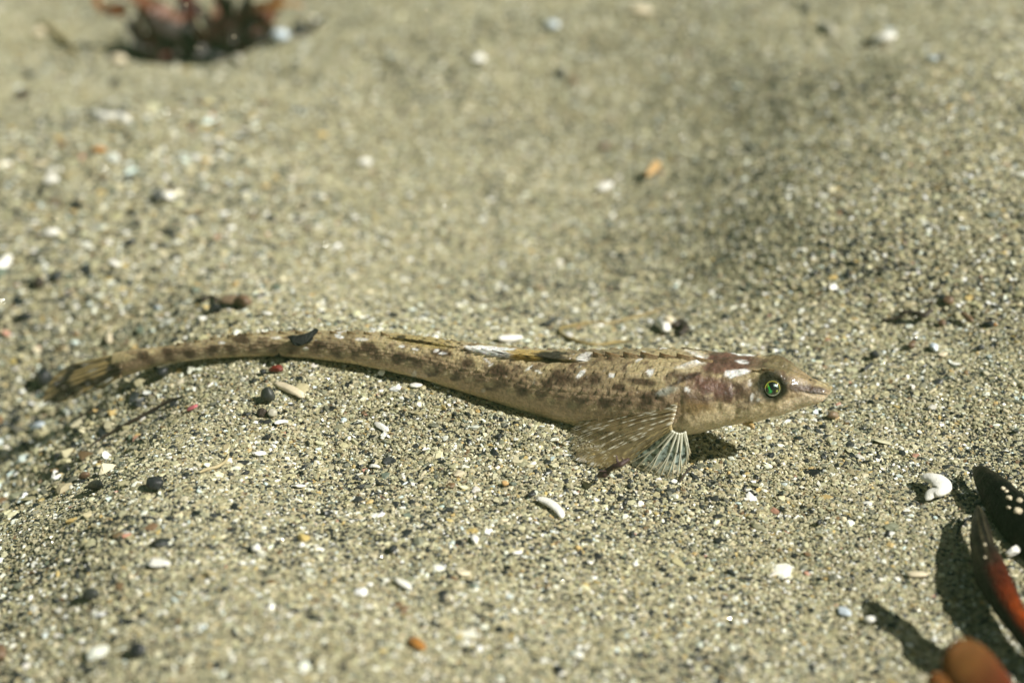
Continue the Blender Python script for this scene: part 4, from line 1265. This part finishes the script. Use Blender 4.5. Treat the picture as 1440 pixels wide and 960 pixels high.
# ------------------------------------------------------------------ two dark mussels at the right
def mussel_mat(name, axis_o, axis_d, length, col_tip, col_mid, col_end):
    m, t, p = nodes_of(name)
    a = attr(t, 'tint')
    n = noise_node(t, 9, 4)
    c = mix_mul(t, a.outputs['Color'], ramp(t, n.outputs[0], [(0.3, (0.45, 0.45, 0.45)), (0.7, (1.3, 1.25, 1.2))]))
    t.links.new(c, p.inputs['Base Color'])
    p.inputs['Roughness'].default_value = 0.36
    p.inputs['Specular IOR Level'].default_value = 0.09
    n2 = noise_node(t, 30, 3)
    add_bump(t, p, n2.outputs[0], 0.9, 0.04)
    return m
M['mussel'] = mussel_mat('mussel', None, None, 1, None, None, None)

def mussel(label, left, right, dl, col_fn, dome=0.42, barn=()):
    """two domed valves; left and right edge given as pixel paths from the beak on, dl = lift above the sand at start and end"""
    n = 44
    Lp, Rp = smooth_path(left, n), smooth_path(right, n)
    us = np.linspace(0, 1, n)
    lift = dl[0] * (1 - us) + dl[1] * us
    C3, LL, RR = [], [], []
    dG = []
    for q in ((Lp[0] + Rp[0]) / 2, (Lp[n // 2] + Rp[n // 2]) / 2, (Lp[-1] + Rp[-1]) / 2):
        _, d_ = ground(*q)
        dG.append(d_)
    dd = np.interp(us, [0, .5, 1], dG) - lift / 0.55
    LL, RR = at(Lp[:, 0], Lp[:, 1], dd), at(Rp[:, 0], Rp[:, 1], dd)
    base, _ = ground(*((Lp[n // 2] + Rp[n // 2]) / 2))
    root = empty('mussel', base)
    tag(root, label, 'mussel')
    mid = (LL + RR) / 2
    ax = mid[-1] - mid[0]
    ax /= np.linalg.norm(ax)
    ns = 26
    allV = []
    for sgn in (1, -1):
        V = []
        for k in range(n):
            wv = (RR[k] - LL[k]) / 2
            nn = np.cross(wv, ax)
            nn /= np.linalg.norm(nn) + 1e-9
            if nn @ FW > 0: nn = -nn
            w_ = np.linalg.norm(wv)
            for j in range(ns):
                a = np.pi * j / (ns - 1)
                V.append(mid[k] - wv * math.cos(a) + nn * sgn * (w_ * 2 * dome * math.sin(a) ** 0.8 + 0.006))
        V = np.array(V)
        uu = np.repeat(us, ns)
        jj = np.tile(np.linspace(0, 1, ns), n)
        ctr = np.repeat(mid, ns, 0)
        growth = 1 + 0.10 * (fbm(V * 9 + sgn, 2) - 0.5) + 0.035 * np.sin(uu * 75 + 3 * fbm(V * 2, 2)) * np.sin(np.pi * jj) + 0.10 * (fbm(V * 3.1 + sgn, 3) - 0.5)
        V = ctr + (V - ctr) * growth[:, None]
        allV.append(V)
        mk('valve', V, loft_faces(n, ns, False, False, False) if sgn > 0 else [f[::-1] for f in loft_faces(n, ns, False)], M['mussel'], root, base, col_fn(V, uu, jj, sgn))
    nrm = np.cross((RR - LL)[n // 2], ax)
    nrm /= np.linalg.norm(nrm)
    if nrm @ FW > 0: nrm = -nrm
    for (bx, by, br, bs) in barn:
        AV_ = np.concatenate(allV)
        qx, qy, qd = to_px(AV_)
        nearv = np.hypot(qx - bx, qy - by) < 9
        dq = qd[nearv].min() if nearv.any() else dd[n // 2] - 0.3
        k = n // 2
        pc = at(bx, by, dq - 0.005)
        V, F = ICO2
        V = hull_shape(V, bs, 9) * np.array([1, 1, 0.7])
        mk('barnacle', pc + V * br * K * dd[k], F, M['cream_shell'], root, base)
    return root, base
def blackcol(V, u, j, s):
    c = np.tile((0.009, 0.009, 0.008), (len(V), 1))
    n = fbm(V * 4, 3)
    return mixc(c, (0.040, 0.035, 0.024), sstep(0.52, 0.68, n) * 0.8)
mussel('broad black mussel at the right photo edge, dotted with pale barnacles',
       [(1368, 657), (1370, 674), (1377, 693), (1389, 718), (1406, 747), (1428, 774), (1452, 800), (1480, 824), (1500, 838)],
       [(1370, 656), (1385, 656), (1400, 664), (1418, 676), (1437, 692), (1462, 718), (1486, 750), (1502, 790), (1504, 836)],
       (0.16, 0.14), blackcol, 0.30, ((1410, 686, 3.4, 1), (1415, 690, 2.8, 2), (1419, 700, 4.4, 3), (1431, 718, 6, 4), (1433, 703, 4.4, 5), (1418, 713, 3, 6)))
def redcol(V, u, j, s):
    c = np.tile((0.015, 0.012, 0.010), (len(V), 1))
    n = fbm(V * 2.4, 3)
    f = sstep(0.32, 0.52, u + (n - .5) * .25) * sstep(0.30, 0.60, j + (n - .5) * .2)
    c = mixc(c, (0.085, 0.012, 0.003), f)
    c = mixc(c, (0.26, 0.045, 0.006), f * sstep(0.50, 0.66, u) * np.exp(-((j - 0.70) / 0.20) ** 2))
    c = mixc(c, (0.07, 0.012, 0.005), f * sstep(0.82, 0.98, j))
    st_ = vnoise(np.stack([j * 16 + s * 5, u * 2.0, 0 * u], 1))
    c = mixc(c, (0.10, 0.085, 0.05), sstep(0.66, 0.8, st_) * sstep(0.5, 0.25, u) * 0.8)
    return mixc(c, (0.075, 0.070, 0.045), sstep(0.28, 0.1, u) * sstep(0.52, 0.68, fbm(V * 6, 3)))
m2, m2b = mussel('slim mussel, black at the beak and glowing orange red lower down',
       [(1373, 713), (1369, 730), (1366, 756), (1366, 782), (1371, 812), (1385, 840), (1404, 868), (1424, 893), (1446, 922), (1470, 950), (1484, 962)],
       [(1376, 711), (1384, 719), (1392, 740), (1400, 766), (1413, 792), (1425, 820), (1438, 848), (1454, 876), (1474, 906), (1490, 936), (1490, 960)],
       (0.21, 0.2), redcol, 0.42, ((1385, 783, 2.2, 8), (1385, 765, 2.0, 9)))
tp = smooth_path([at(x, y, 20.95 - 0.1 * i) for i, (x, y) in enumerate(((1368, 727), (1358, 731), (1348, 744), (1346, 755), (1353, 766), (1364, 778)))], 30)
V, F = tube_geo(tp, np.full(30, 0.016), 6)
mk('byssus_thread', V, F, M['black_stone'], m2, m2b)

# ------------------------------------------------------------------ amber weed lobes in the bottom right corner
m, t, p = nodes_of('amber_weed')
a = attr(t, 'tint')
n = noise_node(t, 3.0, 4)
t.links.new(mix_mul(t, a.outputs['Color'], ramp(t, n.outputs[0], [(0.3, (0.7, 0.65, 0.6)), (0.7, (1.15, 1.15, 1.15))])), p.inputs['Base Color'])
p.inputs['Roughness'].default_value = 0.75
p.inputs['Specular IOR Level'].default_value = 0.15
p.inputs['Subsurface Weight'].default_value = 0.5
p.inputs['Subsurface Radius'].default_value = (0.30, 0.12, 0.04)
p.inputs['Subsurface Scale'].default_value = 0.6
M['amber_weed'] = m
wb, wbd = ground(1400, 1030)
weed = empty('amber_weed', wb)
tag(weed, 'blurred amber brown weed with rounded lobes in the bottom right corner', 'seaweed')
def lobe(pts, rad_px, d0, d1, col0, col1, flat, seed, nm='lobe'):
    q = smooth_path(pts, 36)
    d = np.linspace(d0, d1, 36)
    P = at(q[:, 0], q[:, 1], d)
    r_ = np.interp(np.linspace(0, 1, 36), np.linspace(0, 1, len(rad_px)), rad_px)
    r_ = r_ * K * d * np.sqrt(np.clip(1 - np.linspace(0, 1, 36) ** 10, 0.02, 1))
    V, F = tube_geo(P, r_, 20, flat, -FW, 0.10, seed, 1.5)
    u = np.repeat(np.linspace(0, 1, 36), 20)
    c = mixc(np.tile(col0, (len(V), 1)), col1, sstep(0.35, 0.85, u))
    mk(nm, V, F, M['amber_weed'], weed, wb, c)
lobe([(1440, 1060), (1412, 1010), (1392, 975), (1370, 945), (1348, 925), (1334, 917)], [30, 34, 38, 38, 34, 27], wbd - 0.1, 16.3, (0.10, 0.017, 0.006), (0.115, 0.050, 0.012), 0.55, 3)
lobe([(1400, 1040), (1360, 1010), (1335, 985), (1318, 962), (1311, 948)], [14, 18, 19, 17, 13], wbd - 0.2, 16.2, (0.11, 0.028, 0.008), (0.13, 0.052, 0.013), 0.6, 4)

# unseen weed blade, added outside the frame to throw the shadow beside the mussels
q = []
for sx, sy, t_ in ((1335, 945, 1.6), (1300, 915, 1.9), (1268, 888, 2.3), (1240, 866, 2.6), (1222, 850, 2.9)):
    q.append(ground(sx, sy)[0] + np.array(sun_dir) * t_)
q = smooth_path([np.array([q[0][0] + .5, q[0][1] - .5, 0.0])] + q, 30)
V, F = tube_geo(q, np.interp(np.linspace(0, 1, 30), [0, .3, .8, 1], [.12, .26, .24, .10]), 14, 0.5, (0, 0.4, 1), 0.15, 8, 2.0)
mk('lobe', V, F, M['amber_weed'], weed, wb, np.tile((0.14, 0.05, 0.012), (len(V), 1)))

# ------------------------------------------------------------------ clump of red weed far back at the upper left
M['red_weed'] = tinted('red_weed', rough=0.45, transl=0.3, nscale=3, nvar=0.5, bump=0.3, bscale=8, bdist=0.05)
cb, cbd = ground(292, 88)
clump = empty('red_weed', cb)
tag(clump, 'blurred clump of dark red seaweed far behind the tail', 'seaweed')
rw = np.random.default_rng(21)
def frond(P, width, col, seed, tip=None):
    """flat ruffled blade along the points"""
    n = 22
    P = smooth_path(P, n)
    T_ = np.gradient(P, axis=0)
    T_ /= np.linalg.norm(T_, axis=1)[:, None]
    r = np.random.default_rng(seed)
    tw = r.uniform(-0.6, 0.6) + np.linspace(0, r.uniform(-1.2, 1.2), n)
    V = []
    for k in range(n):
        s = np.cross(T_[k], -FW)
        s /= np.linalg.norm(s) + 1e-9
        f = np.cross(s, T_[k])
        sd = s * math.cos(tw[k]) + f * math.sin(tw[k])
        nd = np.cross(sd, T_[k])
        wk = 1.35 * width * (0.35 + 0.65 * math.sin(math.pi * min(1, 0.15 + k / n * 0.8))) * (1 if k < n - 2 else 0.5)
        for th_ in (1, -1):
            for b in np.linspace(-1, 1, 7):
                rip = 0.12 * width * math.sin(k * 1.1 + b * 2 + seed)
                V.append(P[k] + sd * b * wk * (1 + 0.18 * math.sin(k * 2.3 + seed)) + nd * (rip + th_ * 0.012 * (1 - b * b * .9)))
    V = np.array(V)
    ring = list(range(7)) + list(range(13, 6, -1))
    V = V.reshape(n, 14, 3)[:, ring].reshape(-1, 3)
    u = np.repeat(np.linspace(0, 1, n), 14)
    c = np.tile(col, (len(V), 1)) * (0.6 + 0.8 * fbm(V * 2 + seed, 2)[:, None])
    if tip is not None: c = mixc(c, tip, sstep(0.45, 0.9, u))
    mk('frond', V, loft_faces(n, 14, True, True, True), M['red_weed'], clump, cb, c)
def fp(*q):
    return [at(x, y, cbd + o) for x, y, o in q]
RD, BR, BK = (0.11, 0.017, 0.010), (0.17, 0.055, 0.020), (0.028, 0.016, 0.011)
frond(fp((230, 72, 0), (205, 66, -.1), (193, 45, -.2), (190, 22, -.3)), 0.17, RD, 1)
frond(fp((290, 60, 0), (240, 24, -.2), (200, 2, -.3), (165, -14, -.3)), 0.16, BR, 2)
frond(fp((175, 4, -.2), (150, 14, -.3), (137, 4, -.3), (132, -16, -.3)), 0.10, (0.22, 0.085, 0.020), 3)
frond(fp((180, 14, -.2), (160, 18, -.3), (144, 8, -.4)), 0.09, (0.15, 0.04, 0.012), 4)
frond(fp((300, 70, 0), (330, 30, -.3), (355, 12, -.4), (395, 6, -.5), (428, 8, -.5)), 0.15, (0.06, 0.018, 0.008), 5, (0.45, 0.22, 0.06))
frond(fp((270, 80, 0), (250, 50, -.3), (222, 34, -.4), (208, 22, -.4)), 0.15, BK, 6)
frond(fp((300, 85, 0), (330, 55, -.2), (345, 30, -.4), (350, -10, -.3)), 0.22, BK, 7)
frond(fp((290, 85, 0), (300, 50, -.2), (320, 20, -.2), (300, -15, -.2)), 0.20, (0.045, 0.016, 0.010), 8)
frond(fp((260, 80, 0), (255, 45, 0), (265, 15, .1), (250, -20, .1)), 0.18, RD, 9)
frond(fp((320, 80, 0), (350, 62, -.2), (380, 52, -.2), (405, 44, -.2)), 0.12, BK, 10)
frond(fp((330, 84, 0), (370, 76, -.2), (402, 62, -.3), (428, 48, -.3)), 0.11, (0.085, 0.045, 0.035), 11)
frond(fp((240, 82, 0), (222, 64, -.2), (214, 40, -.3), (222, 12, -.3)), 0.13, RD, 12)
frond(fp((270, 78, 0), (280, 50, -.4), (270, 30, -.5), (278, 8, -.5)), 0.14, (0.10, 0.025, 0.015), 13)
frond(fp((300, 82, 0), (312, 62, -.4), (332, 48, -.4), (360, 38, -.4)), 0.13, (0.035, 0.02, 0.012), 14)
for k in range(14):
    x0 = rw.uniform(225, 345)
    dx = (x0 - 285) * 0.7 + rw.normal(0, 22)
    frond(fp((x0, rw.uniform(70, 86), .1), (x0 + dx * .4, rw.uniform(35, 55), rw.uniform(-.3, .5)), (x0 + dx, rw.uniform(-25, 20), rw.uniform(-.4, .7))), rw.uniform(.09, .17), (RD, BR, BK, BK, BK)[k % 5], 30 + k)
for k in range(4):
    frond(fp((250 + 25 * k, 84, -.1), (245 + 32 * k, 78, -.25), (236 + 40 * k, 86, -.3)), 0.12, BK, 60 + k)
for k in range(12):
    x0 = 190 + 21 * k + rw.normal(0, 6)
    frond(fp((x0, 90, .1), (x0 + rw.normal(0, 14), 74 + rw.normal(0, 5), -.1), (x0 + rw.normal(6, 24), 52 + rw.normal(0, 12), -.2), (x0 + rw.normal(8, 34), 36 + rw.normal(0, 16), -.1)), rw.uniform(.10, .16), (BK, BK, RD, BK, (0.05, 0.03, 0.02))[k % 5], 80 + k)
chip('pebble', 'blurred white stone at the foot of the red weed', 'pebble', (325, 72), (343, 70), 18, 'blue_shell', 'round', 0.9, 120, sink=.0, lift=.1)
chip('pebble', 'blurred round pale stone in front of the red weed', 'pebble', (330, 94), (345, 92), 15, 'grey_shell', 'round', 0.9, 121, sink=.0)
chip('pebble', 'blurred pale pebble at the right end of the red weed', 'pebble', (386, 64), (408, 62), 20, 'blue_shell', 'round', 0.9, 122, sink=.0)
chip('pebble', 'blurred black stone beside the right pale pebble of the weed', 'pebble', (412, 54), (432, 48), 16, 'grey_stone', 'round', 0.9, 123, sink=.0)
chip('pebble', 'blurred black stone under the front of the red weed', 'pebble', (284, 92), (312, 88), 18, 'black_stone', 'round', 0.8, 124, sink=.0)
chip('pebble', 'blurred greenish black stone under the left front of the weed', 'pebble', (214, 86), (236, 82), 18, 'black_stone', 'round', 0.8, 125, sink=.0)
strand('twig', 'blurred dark twig on the sand at the far left', 'twig', [(55, 30), (75, 45), (95, 62), (106, 78)], [4, 5, 5, 3], 'olive_strand', 24, 7, 1, 0.05)

# specks drifting in the water
r = np.random.default_rng(5)
AV, AF, off = [], [], 0
Vb, Fb = ico(1)
spec = [(148, 5, 28), (262, 7, 27), (284, 19, 27), (329, 52, 28), (276, 67, 29), (297, 94, 28), (337, 92, 30), (283, 68, 27)]
spec += [(r.uniform(60, 1380), r.uniform(0, 330), r.uniform(25, 30)) for _ in range(26)]
for x, y, d in spec:
    V = Vb * r.uniform(0.010, 0.020) * r.uniform(0.5, 1.5, 3) + at(x, y, d)
    AV.append(V)
    AF += [tuple(v + off for v in f) for f in Fb]
    off += len(V)
tag(mk('drifting_specks', np.concatenate(AV), AF, M['cream_shell'], None, (0, 0, 0)), 'tiny pale specks drifting in the water', None, None, 'stuff')
# ------------------------------------------------------------------ the sand grains, kept off the larger pebbles and shells
W_FINE = (23, 22, 17, 14, 9, 6, 6.5, 11.5, 1.5, 1.6, 2.0, 0.1, 3.5, 0.6)
W_BIG = (11, 10, 7, 9, 6, 5, 17, 34, 3, 3, 3, 0.4, 7, 2)
W_DARK = (12, 9, 9, 9, 8, 8, 10, 22, 5, 5, 6, 0.5, 6, 2)
x1, y1 = field(0.0275, 1, 0, 25.0)
scatter('sand_grains', 'fine tan sand grains round the fish', x1, y1, 0.034, W_FINE, 11)
x1, y1 = field(0.041, 2, 25.0, 99)
scatter('sand_grains', 'fine tan sand grains of the bed behind the fish', x1, y1, 0.049, W_FINE, 12)
def thin(x, y, seed):
    """fewer coarse grains in the smooth hollow behind the fish, patches elsewhere"""
    hollow = sstep(1.5, 4.0, y) * sstep(-5.5, -2.5, x) * sstep(9.5, 6.0, x)
    pt = fbm(np.stack([x * .7, y * .7, 0 * x + 3], 1), 3)
    k = np.random.default_rng(seed).random(len(x)) < (1 - 0.72 * hollow) * np.clip(0.55 + 2.4 * (pt - 0.5), 0.12, 1)
    return x[k], y[k]
x1, y1 = thin(*field(0.115, 3, 0, 99, 0.75, 130, 0.8), 33)
scatter('coarse_sand', 'coarser white, black and amber sand grains', x1, y1, 0.053, W_BIG, 13, (0.5, 1.6), 0.0)
x1, y1 = thin(*field(0.34, 6, 0, 99, 0.4, 130, 1.0), 34)
scatter('coarse_sand', 'scattered larger grains and shell crumbs', x1, y1, 0.080, W_BIG, 15, (0.45, 1.6), 0.0)
x1, y1 = field(0.14, 5, 0, 99, 0.6, 130, 1.0)
k = (x1 < -3.5 + 1.5 * np.sin(y1)) & (y1 > -2.8) & (y1 < 12)
k &= np.random.default_rng(4).random(len(x1)) < sstep(-2.5, -6.5, x1)
scatter('coarse_sand', 'coarse dark and pale grit round the tail', x1[k], y1[k], 0.10, W_DARK, 14, (0.55, 1.5), 0.0)

# ------------------------------------------------------------------ the water: clear, faintly green with distance
hm = bpy.data.materials.new('water_haze')
hm.use_nodes = True
ht = hm.node_tree
ht.nodes.clear()
pv = ht.nodes.new('ShaderNodeVolumePrincipled')
pv.inputs['Color'].default_value = (0.45, 0.92, 0.40, 1)
pv.inputs['Density'].default_value = 0.0008
ho = ht.nodes.new('ShaderNodeOutputMaterial')
ht.links.new(pv.outputs[0], ho.inputs['Volume'])
zlo, zhi = float(Z.min()) - 1.5, CAM[2] + 1.0
hv = [(sx * 1700, sy * 1700, z) for z in (zlo, zhi) for sx, sy in ((-1, -1), (1, -1), (1, 1), (-1, 1))]
hf = [(3, 2, 1, 0), (4, 5, 6, 7), (0, 1, 5, 4), (1, 2, 6, 5), (2, 3, 7, 6), (3, 0, 4, 7)]
tag(mk('haze', hv, hf, hm, None, (0, 0, 0), None, False), 'clear sea water with a faint green haze', None, None, 'stuff')
